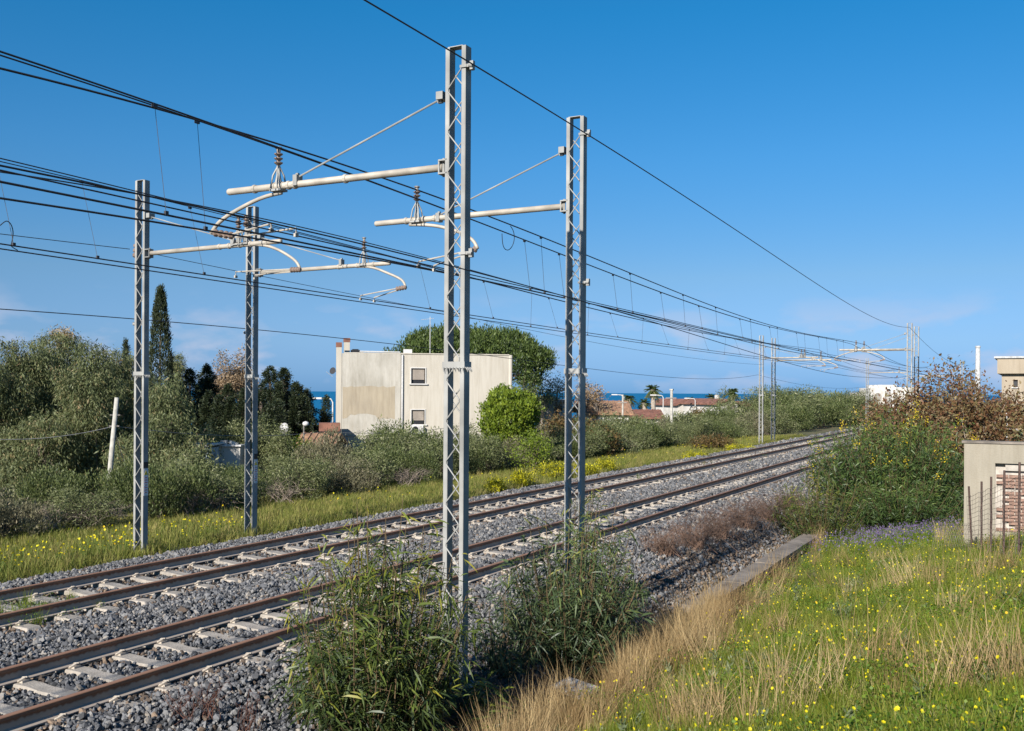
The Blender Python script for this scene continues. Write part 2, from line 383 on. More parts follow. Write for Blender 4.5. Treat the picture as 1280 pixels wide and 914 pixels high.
for key, lab in (('near', 'railway track nearer the viewer, dusty rusty rails on pale concrete sleepers'), ('far', 'railway track on the far side, beside the grass verge')):
    xc = -TR[key]; t0 = empty('railway_track', (xc, 0, 0), label=lab, cat='railway track', group='parallel railway tracks')
    for sx in (-.75, .75):
        MB().extrude(prof, -12, 190).build('rail', mrail, t0, loc=(sx, 0, 0))
    y0 = (7.45 if key == 'near' else 11.27) - .675 * 14; ys = []
    for k in range(150):
        y = y0 + .675 * k; ys.append(y)
        so = link('sleeper', SLM, t0, (random.uniform(-.015, .015), y, -.182)); so.rotation_euler = (0, 0, random.uniform(-.012, .012))
        if 5.5 < y < 32:
            for sx in (-.75, .75):
                for q in (-1, 1):
                    c = link('rail_clip', CLM, so, (sx + q * .075, 0, .0)); c.rotation_euler = (0, 0, 0 if q > 0 else math.pi)
    SLEEPER_Y[key] = np.array(ys)

# ballast stones
mst = instmat('ballast_stone', [(0, (.045, .046, .048)), (.35, (.095, .096, .10)), (.7, (.155, .155, .158)), (.93, (.245, .235, .22)), (1, (.32, .26, .19))], .85, noise=10)
def stone_mesh(k):
    import bmesh
    bm = bmesh.new(); bmesh.ops.create_icosphere(bm, subdivisions=1, radius=.5)
    r = np.random.default_rng(k)
    for i in range(5):
        nv = unit(r.normal(size=3)); dd = r.uniform(.22, .38)
        for v in bm.verts:
            q = np.dot(v.co, nv)
            if q > dd: v.co -= Vector(nv * (q - dd))
    for v in bm.verts: v.co = Vector((v.co.x * 1.25, v.co.y, v.co.z * .85)) + Vector(r.uniform(-.06, .06, 3))
    me = bpy.data.meshes.new('stone'); bm.to_mesh(me); bm.free(); me.materials.append(mst); return me
STONES = [stone_mesh(k) for k in range(8)]
def stones(xr, yr, dens, size):
    nn = int((xr[1] - xr[0]) * (yr[1] - yr[0]) * dens)
    X = rng.uniform(*xr, nn); Y = rng.uniform(*yr, nn); keep = np.ones(nn, bool)
    for key, c in TR.items():
        for sx in (-.75, .75): keep &= np.abs(X + c - sx) > .095
        dy = np.abs((Y - SLEEPER_Y[key][0] + .3375) % .675 - .3375)
        lo, hi = (-.70, .70) if key == 'near' else (-.72, 1.16)
        u = X + c
        on = (dy < .125) & (u > lo) & (u < hi)
        keep &= ~on | (rng.random(nn) < .035)
    X, Y = X[keep], Y[keep]
    dens_edge = (-X > 16.6) & (rng.random(len(X)) < (-X - 16.6) / .9)
    X, Y = X[~dens_edge], Y[~dens_edge]
    s = size * rng.lognormal(0, .28, len(X))
    Z = ballast_z(X, Y) + rng.uniform(-.35, .35, len(X)) * s - .015 + .02 * np.sin(X * 3.1 + Y * 1.3) * np.sin(Y * 2.1)
    for key, c in TR.items():   # lie lower inside the gauge
        Z -= np.where(np.abs(X + c) < .68, .015, 0)
    return np.stack([X, Y, Z], 1), s
PS = [stones((-17.5, -6.0), (3.5, 20), 540, .054), stones((-17.5, -6.0), (20, 36), 340, .062), stones((-17.5, -6.0), (36, 70), 130, .085), stones((-17.5, -6.0), (70, 130), 40, .12)]
P_ = np.concatenate([q[0] for q in PS]); s_ = np.concatenate([q[1] for q in PS])
mst2 = instmat('rust_dusted_stone', [(0, (.05, .038, .03)), (.5, (.12, .09, .068)), (1, (.25, .18, .125))], .9, noise=10)
STONES2 = []
for q in STONES[:4]:
    q2 = q.copy(); q2.materials.clear(); q2.materials.append(mst2); STONES2.append(q2)
dr = np.min([np.abs(P_[:, 0] + c_ - sx_) for c_ in TR.values() for sx_ in (-.75, .75)], 0)
rusty = rng.random(len(P_)) < np.where(dr < .3, .42, np.where(np.abs(P_[:, 0] + 13.6) < 1.3, .2, .04)) + .45 * (P_[:, 0] > -6.9)
idx_ = np.where(rusty, rng.integers(8, 12, len(P_)), rng.integers(0, 8, len(P_)))
bo = scatter('ballast_stones', None, P_, rng.uniform(0, 6.28, (len(P_), 3)), s_[:, None] * rng.uniform(.8, 1.2, (len(P_), 3)), STONES + STONES2, idx_)
tag(bo, 'grey crushed stone ballast under and between the tracks', 'ballast', kind='stuff')
print('stones', len(P_))

# ------------------------------------------------------------------ drain wall, cover
mconc = mat('old_concrete', (.20, .17, .14), .92, .35, 3, bump=.6, bscale=30)
mconc2 = mat('pale_concrete', (.42, .42, .41), .9, .25, 9, bump=.4, bscale=60)
dw = empty('drain_wall', (-5.5, 20, -1.2), label='low concrete drain wall running along the foot of the flowery bank', cat='drain wall')
for k in range(8):
    y = 17.6 + k * 2.6
    MB().box((random.uniform(-.015, .015), y + 1.28 - 20, .42 + random.uniform(-.01, .01)), (.46, 2.55, .14), rz=random.uniform(-.008, .008)).build('coping_slab', mconc, dw)
MB().box((.05, 8.0, .12), (.30, 21, .46)).build('wall_body', mconc, dw)
for q in range(6): MB().box((.05 + .17, -1.4 + q * 3.6, .15), (.05, .12, .42)).build('rib', mconc, dw)
cv = atz(718, 860, -.86)
tag(MB().box((0, 0, 0), (.52, .42, .05)).box((0, 0, .028), (.40, .30, .012)).box((-.17, .13, .036), (.09, .05, .02)).build('drain_cover', mconc2, loc=(cv[0], cv[1], -.86)), 'pale square drain cover lying in the dry grass below the near mast', 'drain cover')
bpy.data.objects['drain_cover'].rotation_euler = (R(5), R(4), R(-14))

# ------------------------------------------------------------------ catenary masts
mgal = mat('galvanised_steel', (.265, .26, .24), .6, .28, 2.2, metal=0.0, detail=9)
marm = mat('weathered_tube', (.40, .355, .29), .6, .2, 4, metal=.1)
mins = mat('brown_porcelain', (.22, .16, .125), .3, .2, 6)
mdk = mat('dark_fitting', (.22, .20, .18), .6, .3, 20, metal=.3)
msign_b = mat('number_plate_black', (.02, .02, .02), .5, .2)
msign_w = mat('sign_white', (.62, .62, .60), .5, .1)
msign_y = mat('sign_yellow', (.70, .50, .03), .5, .1)
mred = mat('sign_lettering', (.35, .05, .04), .5, .1)
def chan(m, x0, z0, z1, toward):
    """U channel: web on the +x side, flanges pointing to -x; x0 = outer left edge"""
    d, fl, tk = .07, .06, .009
    m.box((x0 + fl - tk / 2, 0, (z0 + z1) / 2), (tk, 2 * d - .002, z1 - z0))
    for q in (-1, 1): m.box((x0 + (fl - tk) / 2 - .0005, q * (d - tk / 2), (z0 + z1) / 2), (fl - tk, tk, z1 - z0))
def insulator(p0, p1, r=.062, sheds=3, frac=(.55, .88)):
    """bracket, porcelain sheds and cap along p0 -> p1"""
    br = [(0, .045), (.12, .05), (.30, .03), (frac[0] - .02, .028)]
    pr = []
    a, b = frac
    for k in range(sheds):
        f0 = a + (b - a) * k / sheds; st = (b - a) / sheds
        pr += [(f0, .026), (f0 + st * .45, r), (f0 + st * .62, r), (f0 + st * .75, .026)]
    pr.append((b, .026)); cap = [(b, .03), (.95, .03), (.97, .05), (1.0, .05)]
    return br, pr, cap
BASE_DZ = {}
def make_mast(name, X, Y, zb, zt, spec, label, sign=False, ground_clamp=True):
    root = empty(name, (X, Y, zb), label=label, cat='catenary mast', group='lattice catenary masts')
    h = zt - zb
    for x0 in (-.15, .09):
        m = MB(); chan(m, x0, 0, h, 1); m.build('chord', mgal, root)
    for q in (-1, 1):
        pts = []; z = .12; k = 0; ph = 0 if q < 0 else 1
        while z < h - .05:
            left = (k + ph) % 2 == 0
            x = -.105 if left else .082
            pts += [(x, q * .078, z - .02), (x, q * .078, z + .02)]; z += .265; k += 1
        MB().tube(pts, .0095, 5).build('lacing_rod', mgal, root)
    MB().box((-.01, 0, h + .006), (.22, .13, .01)).build('top_plate', mgal, root)
    # climbing guard: plate collar with a fringe of bent spikes
    zg = 4.02
    col = MB()
    for q in (-1, 1): col.box((0, q * .083, zg), (.315, .008, .085))
    for q in (-1, 1): col.box((q * .162, 0, zg), (.008, .174, .085))
    co = col.build('climbing_guard', mgal, root)
    for q in (-1, 1):
        for k in range(7):
            x = -.14 + k * .047
            MB().tube([(x, q * .088, zg - .03), (x + .004, q * .105, zg - .055), (x + .012, q * .118, zg - .09)], [.008, .007, .002], 4).build('spike', mgal, co)
    for k in range(4):
        y = -.06 + k * .04
        MB().tube([(.166, y, zg - .03), (.19, y, zg - .06), (.20, y, zg - .09)], [.008, .007, .002], 4).build('spike', mgal, co)
    base = MB().box((0, 0, -.22), (.5, .45, .3)); base.build('footing', mconc2, root)
    def Lc(p): return (np.array(p) - np.array([X, Y, zb]))
    if spec:
        g = lambda x, y: Lc(atY(x, y, Y))
        tb = [g(*q) for q in spec['tube']]
        for q in tb: q[1] = 0
        # cantilever tube with end cap
        e0, e1 = tb; dirv = (e1 - e0) / np.linalg.norm(e1 - e0)
        a = MB().tube([e0, e1 - dirv * .03, e1 - dirv * .008, e1], [.05, .05, .042, .02], 12).build('cantilever_tube', marm, root, smooth=True)
        # hinge bracket at the mast
        s = 1 if e1[0] > e0[0] else -1
        hb = MB()
        for q in (-1, 1): hb.box((e0[0] - s * .045, 0, e0[2] + q * .085), (.13, .14, .02))
        hb.box((e0[0] + s * .02, 0, e0[2]), (.02, .12, .19)); hb.tube([(e0[0] - s * .02, 0, e0[2] - .12), (e0[0] - s * .02, 0, e0[2] + .12)], .018, 6)
        hb.build('hinge_bracket', mgal, root)
        s0, s1 = [g(*q) for q in spec['stay']]
        for q in (s0, s1): q[1] = 0
        st = MB().tube([s0, s1], .013, 6).build('stay_rod', mgal, root)
        MB().box(s0 + np.array([0, 0, .02]), (.10, .16, .10)).box(s0 + np.array([s * .03, 0, -.03]), (.06, .05, .06)).build('stay_bracket', mgal, st)
        MB().box((s1[0], 0, s1[2] - .045), (.07, .13, .15)).box((s1[0], 0, s1[2] + .03), (.04, .04, .06)).build('stay_clamp', mgal, a)
        # wound band and clamps on the tube
        wd = MB()
        tt = np.array(spec['clampx'])
        for f in tt:
            c0 = e0 + (e1 - e0) * f
            wd.lathe(c0 - dirv * .025, c0 + dirv * .025, [(0, .052), (.1, .062), (.9, .062), (1, .052)], 10)
        wd.build('tube_clamp', marm, a, smooth=False)
        for (b0, b1) in spec['ins']:
            p0, p1 = g(*b0), g(*b1); p0[1] = p1[1] = 0
            p1[0] = p0[0]
            br, pr, cap = insulator(p0, p1)
            io = MB()
            io.lathe(p0, p1, br, 10)
            for q in (-1, 1):
                for q2 in (-1, 1): io.tube([p0 + np.array([q * .085, q2 * .07, -.02]), p0 + (p1 - p0) * .28 + np.array([q * .06, q2 * .05, 0]), p0 + (p1 - p0) * .5 + np.array([q * .012, q2 * .01, 0])], .013, 5)
            io.box(p0 + np.array([0, 0, -.05]), (.20, .16, .03))
            ob = io.build('insulator_post', mgal, a)
            MB().lathe(p0, p1, pr, 14).build('insulator', mins, a, smooth=False)
            MB().lathe(p0, p1, cap, 8).build('wire_saddle', mdk, a)
        rg = [g(*q) for q in spec['reg']]
        for q in rg: q[1] = 0
        # smooth the registration arm
        t_ = np.linspace(0, 1, len(rg)); tt = np.linspace(0, 1, 14); A = np.array(rg)
        A = np.stack([np.interp(tt, t_, A[:, k]) for k in range(3)], 1)
        for _ in range(2): A[1:-1] = (A[:-2] + 2 * A[1:-1] + A[2:]) / 4
        ro = MB().tube(list(A), .030, 8).build('registration_arm', marm, root, smooth=True)
        i0, i1 = [g(*q) for q in spec['regins']]
        i0[1] = i1[1] = 0
        sh = []
        for k in range(4): sh += [(k / 4, .03), (k / 4 + .1, .058), (k / 4 + .15, .058), (k / 4 + .22, .03)]
        MB().lathe(i0, i1, sh + [(1, .028)], 10).build('insulator', mins, ro)
        for k, sd in enumerate(spec['steady']):
            pts = [g(*q) for q in sd]; yo = (-.10 if k == 0 else .14)
            for j, q in enumerate(pts): q[1] = yo if j else 0
            MB().tube(pts, .014, 6).box(pts[-1] + np.array([0, 0, -.01]), (.035, .07, .05)).build('steady_arm', marm, root)
    if sign:
        for zz, hh, mt in ((2.0, .13, msign_b), (1.62, .60, msign_w)):
            so = MB().box((.157, 0, zz), (.006, .12, hh)).build('number_plate' if mt is msign_b else 'warning_sign', mt, root)
            if mt is msign_w:
                MB().add([(.1615, -.05, 1.78), (.1615, .05, 1.78), (.1615, 0, 1.88), (.164, -.05, 1.78), (.164, .05, 1.78), (.164, 0, 1.88)], [(3, 4, 5), (0, 3, 5, 2), (4, 1, 2, 5), (0, 1, 4, 3)]).build('hazard_triangle', msign_y, so)
                lm = MB()
                for k in range(7): lm.box((.161, 0, 1.72 - k * .055), (.003, .085 if k % 3 else .06, .014))
                lm.build('lettering', mred, so)
    return root
SP = {
 'R1': dict(tube=[(553, 209.8), (285, 240.4)], stay=[(553, 123), (372, 222)], ins=[((348, 234), (350, 184))], clampx=[.42, .66, .69, .72, .76, .86],
            reg=[(352, 241), (328, 246), (303, 259), (285, 269), (271, 280), (264, 292)], regins=[(267, 291), (292, 295)],
            steady=[[(290, 293), (345, 281), (345, 288)], [(294, 297), (362, 283.5), (362, 291.5)]]),
 'R2': dict(tube=[(704, 258.3), (469, 280)], stay=[(704, 190), (549, 269)], ins=[((521, 274), (522, 233))], clampx=[.66, .72, .78, .82],
            reg=[(512, 281), (540, 281), (562, 286), (580, 292), (593, 301), (597, 311)], regins=[(596, 311), (578, 317)],
            steady=[[(580, 315), (527, 328), (527, 333)], [(580, 319), (537, 331), (537, 336)]]),
 'L1': dict(tube=[(188, 316.8), (352, 301.5)], stay=[(188, 271), (292, 301)], ins=[((298, 303), (298.5, 271)), ((307.5, 302), (308, 269))], clampx=[.55, .62, .7, .78, .9],
            reg=[(320, 306), (335, 307), (350, 313), (363, 321), (372, 328), (375, 336)], regins=[(376, 337), (363, 337.5)],
            steady=[[(365, 336.5), (299, 340.5), (299, 346)], [(365, 340), (313, 343), (313, 346.5)]]),
 'L2': dict(tube=[(326, 341), (488, 329)], stay=[(326, 297), (427, 326)], ins=[((455, 329), (454.8, 297))], clampx=[.62, .76, .82, .88],
            reg=[(446, 333.5), (465, 333), (483, 341), (498, 347), (505, 352), (507, 359)], regins=[(508, 359), (495, 361.5)],
            steady=[[(497, 360.5), (454, 370), (454, 374)], [(497, 363), (463.5, 371.5), (463.5, 375.5)]]),
}
RX, LX = -6.6, -17.6
R1 = make_mast('catenary_mast', RX, 10.97, -.52, 7.57, SP['R1'], 'tallest lattice mast in the foreground, rising behind the larger leafy shrub')
R2 = make_mast('catenary_mast', RX, 14.68, -.52, 7.59, SP['R2'], 'second near lattice mast, rising out of the smaller leafy shrub')
L1 = make_mast('catenary_mast', LX, 15.70, -.50, 7.80, SP['L1'], 'leftmost lattice mast, on the verge in front of the cypress', sign=True)
L2 = make_mast('catenary_mast', LX, 19.20, -.50, 7.80, SP['L2'], 'lattice mast on the verge in front of the dark conifers', sign=True)
for src, X, Y, dz, lab in ((R1, RX, 61.9, -.80, 'nearer mast of the distant pair above the reddish bush'),
                           (R2, RX, 65.6, -.80, 'farther mast of the distant pair above the reddish bush'),
                           (L1, LX, 71.7, -.98, 'left mast of the distant pair on the far verge'),
                           (L2, LX, 75.4, -.98, 'right mast of the distant pair on the far verge'),
                           (L2, LX, 122., -.98, 'most distant pale lattice mast, left of the white houses'),
                           (R1, RX, 107., -1.6, 'distant lattice mast peeping out over the reddish bush')):
    c = copy_tree(src); c.location = (X, Y, dz); c['label'] = lab
# wire clamps on masts, and feeder insulator
def addpart(root, mbd, name, m):
    o = mbd.build(name, m, root); return o
for rt, X, Y in ((R1, RX, 10.97), (R2, RX, 14.68)):
    for zz in (7.30, 4.92):
        q = zz + .52
        addpart(rt, MB().box((.12, -.082, q), (.10, .012, .035)).box((.175, 0, q), (.04, .16, .04)).box((.235, -.05, q), (.05, .05, .11)).tube([(.20, -.08, q), (.26, -.08, q - .01)], .022, 6), 'earth_wire_clamp', mgal)
for rt, X, Y in ((L1, LX, 15.7), (L2, LX, 19.2)):
    addpart(rt, MB().box((-.19, 0, 5.13), (.09, .1, .04)).box((-.24, 0, 5.13), (.03, .06, .07)), 'cable_clamp', mgal)
addpart(L1, MB().lathe((-.20, 0, 6.95), (-.22, 0, 6.60), [(0, .015), (.1, .015), (.15, .05), (.3, .05), (.35, .02), (.45, .055), (.6, .055), (.65, .02), (.75, .06), (.9, .06), (1, .02)], 10), 'hanging_insulator', mins)

# ------------------------------------------------------------------ wires
mwire = mat('wire_dark', (.028, .028, .03), .55, .2, metal=.2)
def wire(name, label, cat, X, pix, r=.010, deg=3, back=-25, ext=None, m=None, zadd=0.0, grp='overhead line wires'):
    A = np.array([atX(px, py, X) for px, py in pix]); Y, Z = A[:, 1], A[:, 2] + zadd
    dg = min(deg, len(pix) - 1)
    wt = 1 / (4 + Y) if len(pix) > 3 else None
    cf = np.polyfit(Y, Z, dg, w=wt)
    y0, y1 = Y.min(), Y.max()
    yy = np.concatenate([np.linspace(y0, min(y1, y0 + 20), 40), np.linspace(min(y1, y0 + 20), y1, 30)[1:]]) if y1 - y0 > 25 else np.linspace(y0, y1, 40)
    zz = np.polyval(cf, yy)
    pts = [(X, b_, c_) for b_, c_ in zip(yy, zz)]
    if back is not None: pts = [(X, back, zz[0] + .1)] + pts
    if ext:
        xe, ye, ze, sag = ext; z1 = zz[-1]
        for f in np.linspace(.1, 1, 10): pts.append((X + (xe - X) * f, y1 + (ye - y1) * f, z1 + (ze - z1) * f - 4 * sag * f * (1 - f)))
    o = MB().tube(pts, r, 5).build(name, m or mwire)
    tag(o, label, cat, grp)
    return lambda yq: float(np.polyval(cf, yq)), o
zA, oA = wire('messenger_wire', 'lower pair of carrier wires over the near track, sagging after the first arm', 'wire', -9.50,
    [(0, 66), (200, 131), (351, 183), (459, 224), (517, 248), (557, 263), (589, 276), (708, 321.6), (780, 348), (850, 373), (918, 395.4), (960, 407), (1026, 424), (1066, 430)], .012, 4, ext=(-9.5, 106, 5.9, .5))
zA2, oA2 = wire('messenger_wire', 'thinner carrier wire running just under the topmost line at upper left', 'wire', -9.56,
    [(0, 70.5), (200, 134), (351, 184), (459, 224.5), (517, 248.5), (557, 263.5), (589, 276.5), (708, 322), (780, 348.4), (850, 373.2), (918, 395.5), (960, 407), (1026, 424), (1066, 430)], .010, 4, ext=(-9.56, 106, 5.9, .5))
zB, oB = wire('messenger_wire', 'thick carrier wire of the near track held by the second near mast', 'wire', -9.66,
    [(0, 83), (200, 142), (351, 185), (464, 215), (523, 233), (557, 248), (589, 261.4), (672, 297), (733, 321.6), (780, 340), (831, 359.5), (907, 387.5), (960, 404), (1026, 422), (1082, 431)], .014, 5, ext=(-9.66, 106, 5.8, .5))
zC1, oC1 = wire('contact_wire', 'contact wire over the near track, hung on long droppers', 'wire', -9.42,
    [(0, 227), (168.6, 261.8), (240, 276), (350, 297.5), (526, 333), (589, 347), (740, 381), (824, 399.5), (850, 405), (910, 419), (960, 430), (1040, 446), (1085, 455)], .014, 3, ext=(-9.42, 120, 5.0, 0))
zC2, oC2 = wire('contact_wire', 'lowest contact wire over the near track at the left edge', 'wire', -9.62,
    [(0, 248.4), (168.6, 274.3), (240, 285.7), (350, 302), (454, 320), (557, 341.5), (589, 348.5), (740, 383), (850, 407), (960, 431.5), (1040, 447)], .013, 3, ext=(-9.62, 120, 5.0, 0))
zC3, oC3 = wire('contact_wire', 'raised contact wire clipped to the first near cantilever', 'wire', -9.44,
    [(0, 213), (168.6, 251), (345, 288.5), (526, 327), (589, 344), (740, 379.5), (850, 404), (960, 428.5)], .010, 2, ext=(-9.44, 110, 5.3, 0))
zW, oW = wire('feeder_wire', 'thin return wire clamped to the track-free side of the near masts', 'wire', -6.34,
    [(0, 205), (168, 243), (345, 284), (595, 338), (737, 376), (806, 400), (870, 422), (950, 445), (1020, 461), (1082, 472)], .008, 4, ext=(-6.34, 62, 4.3, .1))
zD, oD = wire('messenger_wire', 'carrier wire over the far track held by the leftmost mast', 'wire', -14.6,
    [(0, 198), (168.6, 240.4), (303, 270), (381, 291), (454, 313), (534, 334), (740, 386), (798, 398), (861, 412.5), (922, 424), (960, 431), (1004, 437.5)], .011, 4, ext=(-14.6, 122, 6.0, .7))
zD2, oD2 = wire('messenger_wire', 'second carrier wire over the far track beside the leftmost mast', 'wire', -14.72,
    [(0, 202), (168.6, 243), (303, 272), (381, 293), (454, 314), (534, 335), (740, 386.5), (798, 398.5), (861, 412.7), (922, 424.3), (960, 431), (1004, 437.5)], .009, 4, ext=(-14.72, 122, 6.0, .7))
zE, oE = wire('messenger_wire', 'carrier wire resting on the insulator of the second verge mast', 'wire', -14.1,
    [(0, 213), (168, 247), (363, 281), (454.6, 297), (534, 321), (558, 331), (650, 359), (740, 381), (798, 395), (861, 410), (922, 423), (960, 430), (1023, 437)], .012, 5, ext=(-14.1, 122, 6.0, .7))
zF1, oF1 = wire('contact_wire', 'upper contact wire over the far track', 'wire', -14.45,
    [(0, 306), (168.6, 330), (240, 340.5), (299, 348), (454, 374.5), (558, 391), (740, 417), (798, 425.6), (831, 430), (868, 435.5), (960, 447), (1040, 455)], .012, 3, ext=(-14.45, 122, 5.0, .1))
zF2, oF2 = wire('contact_wire', 'lower contact wire over the far track, lowest line of the bundle', 'wire', -14.2,
    [(0, 312), (168.6, 335), (240, 346), (454, 377), (558, 394), (740, 422), (892, 440), (960, 450), (1040, 458)], .011, 3, ext=(-14.2, 122, 5.0, .1))
wire('feeder_wire', 'thin wire ending at the hanging insulator on the leftmost mast', 'wire', -17.86, [(0, 292.5), (80, 302), (162, 311.5)], .008, 2)
wire('feeder_wire', 'thin wire leading from the leftmost mast down to the contact wires', 'wire', -17.3, [(192, 317), (240, 328), (298, 340), (454, 370), (558, 391)], .007, 2, back=None, ext=(-17.3, 71, 5.2, .3))
wire('feeder_wire', 'lone low cable strung across the sky above the house', 'wire', -17.88,
    [(0, 389), (166, 396.5), (305, 406), (400, 420), (480, 431), (590, 447), (681, 455), (800, 464), (947, 469.5)], .010, 3, ext=(-17.88, 122, 4.0, .5))
wire('earth_wire', 'earth wire joining the tops of the near masts at right', 'wire', -6.34,
    [(455, 0), (520, 39), (590, 80.5), (733, 163), (935, 300), (960, 316.6), (1020, 354), (1083, 390), (1137, 410)], .010, 3, back=-20, ext=(-6.34, 107, 6.1, .6))
# droppers: thin hangers with clamps, children of their carrier wire
mdrop = mat('dropper_wire', (.05, .05, .055), .6, .2)
def droppers(o, z0, X0, z1, X1, ys):
    for y in ys:
        a, b_ = np.array([X0, y, z0(y)]), np.array([X1, y + .12, z1(y + .12)])
        if a[2] - b_[2] < .25: continue
        m = MB().tube([a, a + (b_ - a) * .45, b_], .0045, 4); m.box(a - [0, 0, .02], (.03, .07, .05)); m.box(b_ + [0, 0, .02], (.03, .05, .06))
        m.build('dropper', mdrop, o)
droppers(oA, zA, -9.5, zC1, -9.42, [8.65, 18.5, 20.2, 23.4, 27, 30.6, 35.5, 40, 45, 50, 55])
droppers(oB, zB, -9.66, zC2, -9.62, [9.5, 19.6, 21.7, 25.0, 29.5, 33, 37.6, 42, 47.5, 53, 58])
droppers(oD2, zD2, -14.72, zF1, -14.45, [10.2, 11.8, 14.3, 22.5, 26, 30.5, 36, 42, 48, 54, 60])
droppers(oE, zE, -14.1, zF2, -14.2, [23.6, 28, 32.5, 38, 44, 50, 56, 62])
# jumper loops
def loop(o, pix, X):
    P = [atX(x, y, X) for x, y in pix]; A = np.array(P); tt = np.linspace(0, 1, 24); t_ = np.linspace(0, 1, len(P))
    A = np.stack([np.interp(tt, t_, A[:, k]) for k in range(3)], 1)
    for _ in range(3): A[1:-1] = (A[:-2] + 2 * A[1:-1] + A[2:]) / 4
    MB().tube(list(A), .008, 5).build('jumper_loop', mwire, o)
loop(oB, [(638, 282.5), (642, 288), (643.5, 298), (641, 308), (635, 314), (630, 311), (628, 304), (627.5, 292)], -9.6)
loop(oD2, [(0, 282), (8, 275), (14, 280), (17, 290), (15, 303), (13, 308), (22, 313)], -14.5)

# ------------------------------------------------------------------ vegetation tools
mbark = mat('bark', (.13, .10, .075), .95, .4, 12, bump=.8, bscale=40)
mbark_pale = mat('bark_pale', (.30, .25, .20), .95, .3, 10, bump=.6, bscale=40)
mtwig = mat('dry_twig', (.16, .105, .075), .95, .4, 12)
def sample_lobes(lobes, n, shell=.5):
    Lb = np.array(lobes, float); wts = (Lb[:, 3] * Lb[:, 4] * Lb[:, 5]) ** .67; wts /= wts.sum()
    k = rng.choice(len(Lb), n, p=wts); d = rdir(n)
    r = shell + (1 - shell) * rng.random(n) ** .6
    return Lb[k, :3] + d * r[:, None] * Lb[k, 3:6], d
def foliage(lobes, ncl, per, clr, Lg, Wd, mode='out', shell=.5, two=False, droop=.5, tbias=0, zlo=None, flat=1.0):
    C, d = sample_lobes(lobes, ncl, shell)
    if zlo is not None: C[:, 2] = np.maximum(C[:, 2], zlo + rng.random(ncl) * .2)
    ct = rng.normal(.5 + tbias, .17, ncl)
    P = np.repeat(C, per, 0) + rng.normal(size=(ncl * per, 3)) * clr * np.array([1, 1, flat])
    D = np.repeat(d, per, 0) * .7 + rdir(ncl * per) * .8
    if mode == 'droop': D = rdir(ncl * per) * .55 + np.array([0, 0, -.75]) + np.repeat(d, per, 0) * .25
    if mode == 'up': D = rdir(ncl * per) * .5 + np.array([0, 0, .9]) + np.repeat(d, per, 0) * .35
    tint = np.clip(np.repeat(ct, per) + rng.normal(0, .16, ncl * per), 0, 1)
    s = rng.lognormal(0, .25, ncl * per)
    return leafgeo(P, D, Lg * s, Wd * s, tint, droop, two), C
def limbs(m, base, top, r0, targets, r1=.5, n=6):
    """tapered trunk and limbs running to points in the crown"""
    base = np.array(base, float); top = np.array(top, float)
    k = 5; pts = [base + (top - base) * f + np.array([random.uniform(-1, 1), random.uniform(-1, 1), 0]) * r0 * .6 * (f > 0) for f in np.linspace(0, 1, k)]
    m.tube(pts, [r0 * (1.25 - .6 * f) for f in np.linspace(0, 1, k)], n + 2)
    for tg in targets:
        f = random.uniform(.45, 1.0); s = base + (top - base) * f; tg = np.array(tg, float)
        mid = s + (tg - s) * .5 + np.array([0, 0, .12 * np.linalg.norm(tg - s)]) + rng.normal(size=3) * .05 * np.linalg.norm(tg - s)
        rr = r0 * random.uniform(.22, .42)
        m.tube([s, s + (mid - s) * .5, mid, mid + (tg - mid) * .6, tg], [rr, rr * .85, rr * .6, rr * .35, rr * .12], n - 1)
def plant(name, label, cat, loc, geo, lm, trunk=None, bm=None, group=None, crown='crown', rz=0):
    r = empty(name, loc, rz, label, cat, group)
    V, Fc, t = geo
    link(crown, npmesh(crown, V, Fc, lm, t), r)
    if trunk is not None: trunk.build('trunk', bm or mbark, r, smooth=True)
    return r
ORD = ['first', 'second', 'third', 'fourth', 'fifth', 'sixth', 'seventh', 'eighth', 'ninth', 'tenth', 'eleventh', 'twelfth', 'thirteenth', 'fourteenth', 'fifteenth', 'sixteenth', 'seventeenth', 'eighteenth', 'nineteenth', 'twentieth']
ORD += ['twenty-' + q for q in ORD[:9]] + ['thirtieth'] + ['thirty-' + q for q in ORD[:9]] + ['fortieth']

m_euc = leafmat('eucalyptus_leaf', [(0, (.04, .054, .02)), (.4, (.125, .15, .058)), (.78, (.225, .24, .11)), (1, (.34, .25, .125))], trans=.3)
m_oli = leafmat('olive_leaf', [(0, (.046, .058, .02)), (.45, (.14, .162, .06)), (.8, (.25, .265, .12)), (1, (.35, .34, .20))], trans=.28)
m_ol2 = leafmat('green_hedge_leaf', [(0, (.03, .045, .012)), (.45, (.085, .11, .032)), (.8, (.15, .18, .06)), (1, (.24, .24, .10))], trans=.28)
m_ol3 = leafmat('dusty_hedge_leaf', [(0, (.06, .055, .03)), (.45, (.15, .14, .075)), (.8, (.24, .22, .13)), (1, (.34, .29, .19))], trans=.28)
m_cyp = leafmat('cypress_leaf', [(0, (.010, .018, .007)), (.5, (.032, .045, .018)), (1, (.075, .08, .03))], trans=.1)
m_con = leafmat('conifer_leaf', [(0, (.008, .016, .007)), (.5, (.028, .042, .018)), (1, (.075, .085, .032))], trans=.1)
m_pin = leafmat('pine_needles', [(0, (.018, .036, .007)), (.5, (.058, .09, .018)), (1, (.12, .155, .034))], trans=.15)
m_rnd = leafmat('broad_leaf', [(0, (.045, .075, .007)), (.5, (.14, .20, .016)), (1, (.26, .31, .03))], trans=.3)
m_tan = leafmat('tan_leaf', [(0, (.16, .10, .05)), (.5, (.30, .21, .12)), (1, (.40, .30, .19))], trans=.25)
m_red = leafmat('russet_leaf', [(0, (.08, .04, .022)), (.4, (.18, .085, .04)), (.7, (.17, .14, .055)), (1, (.27, .20, .10))], trans=.25)
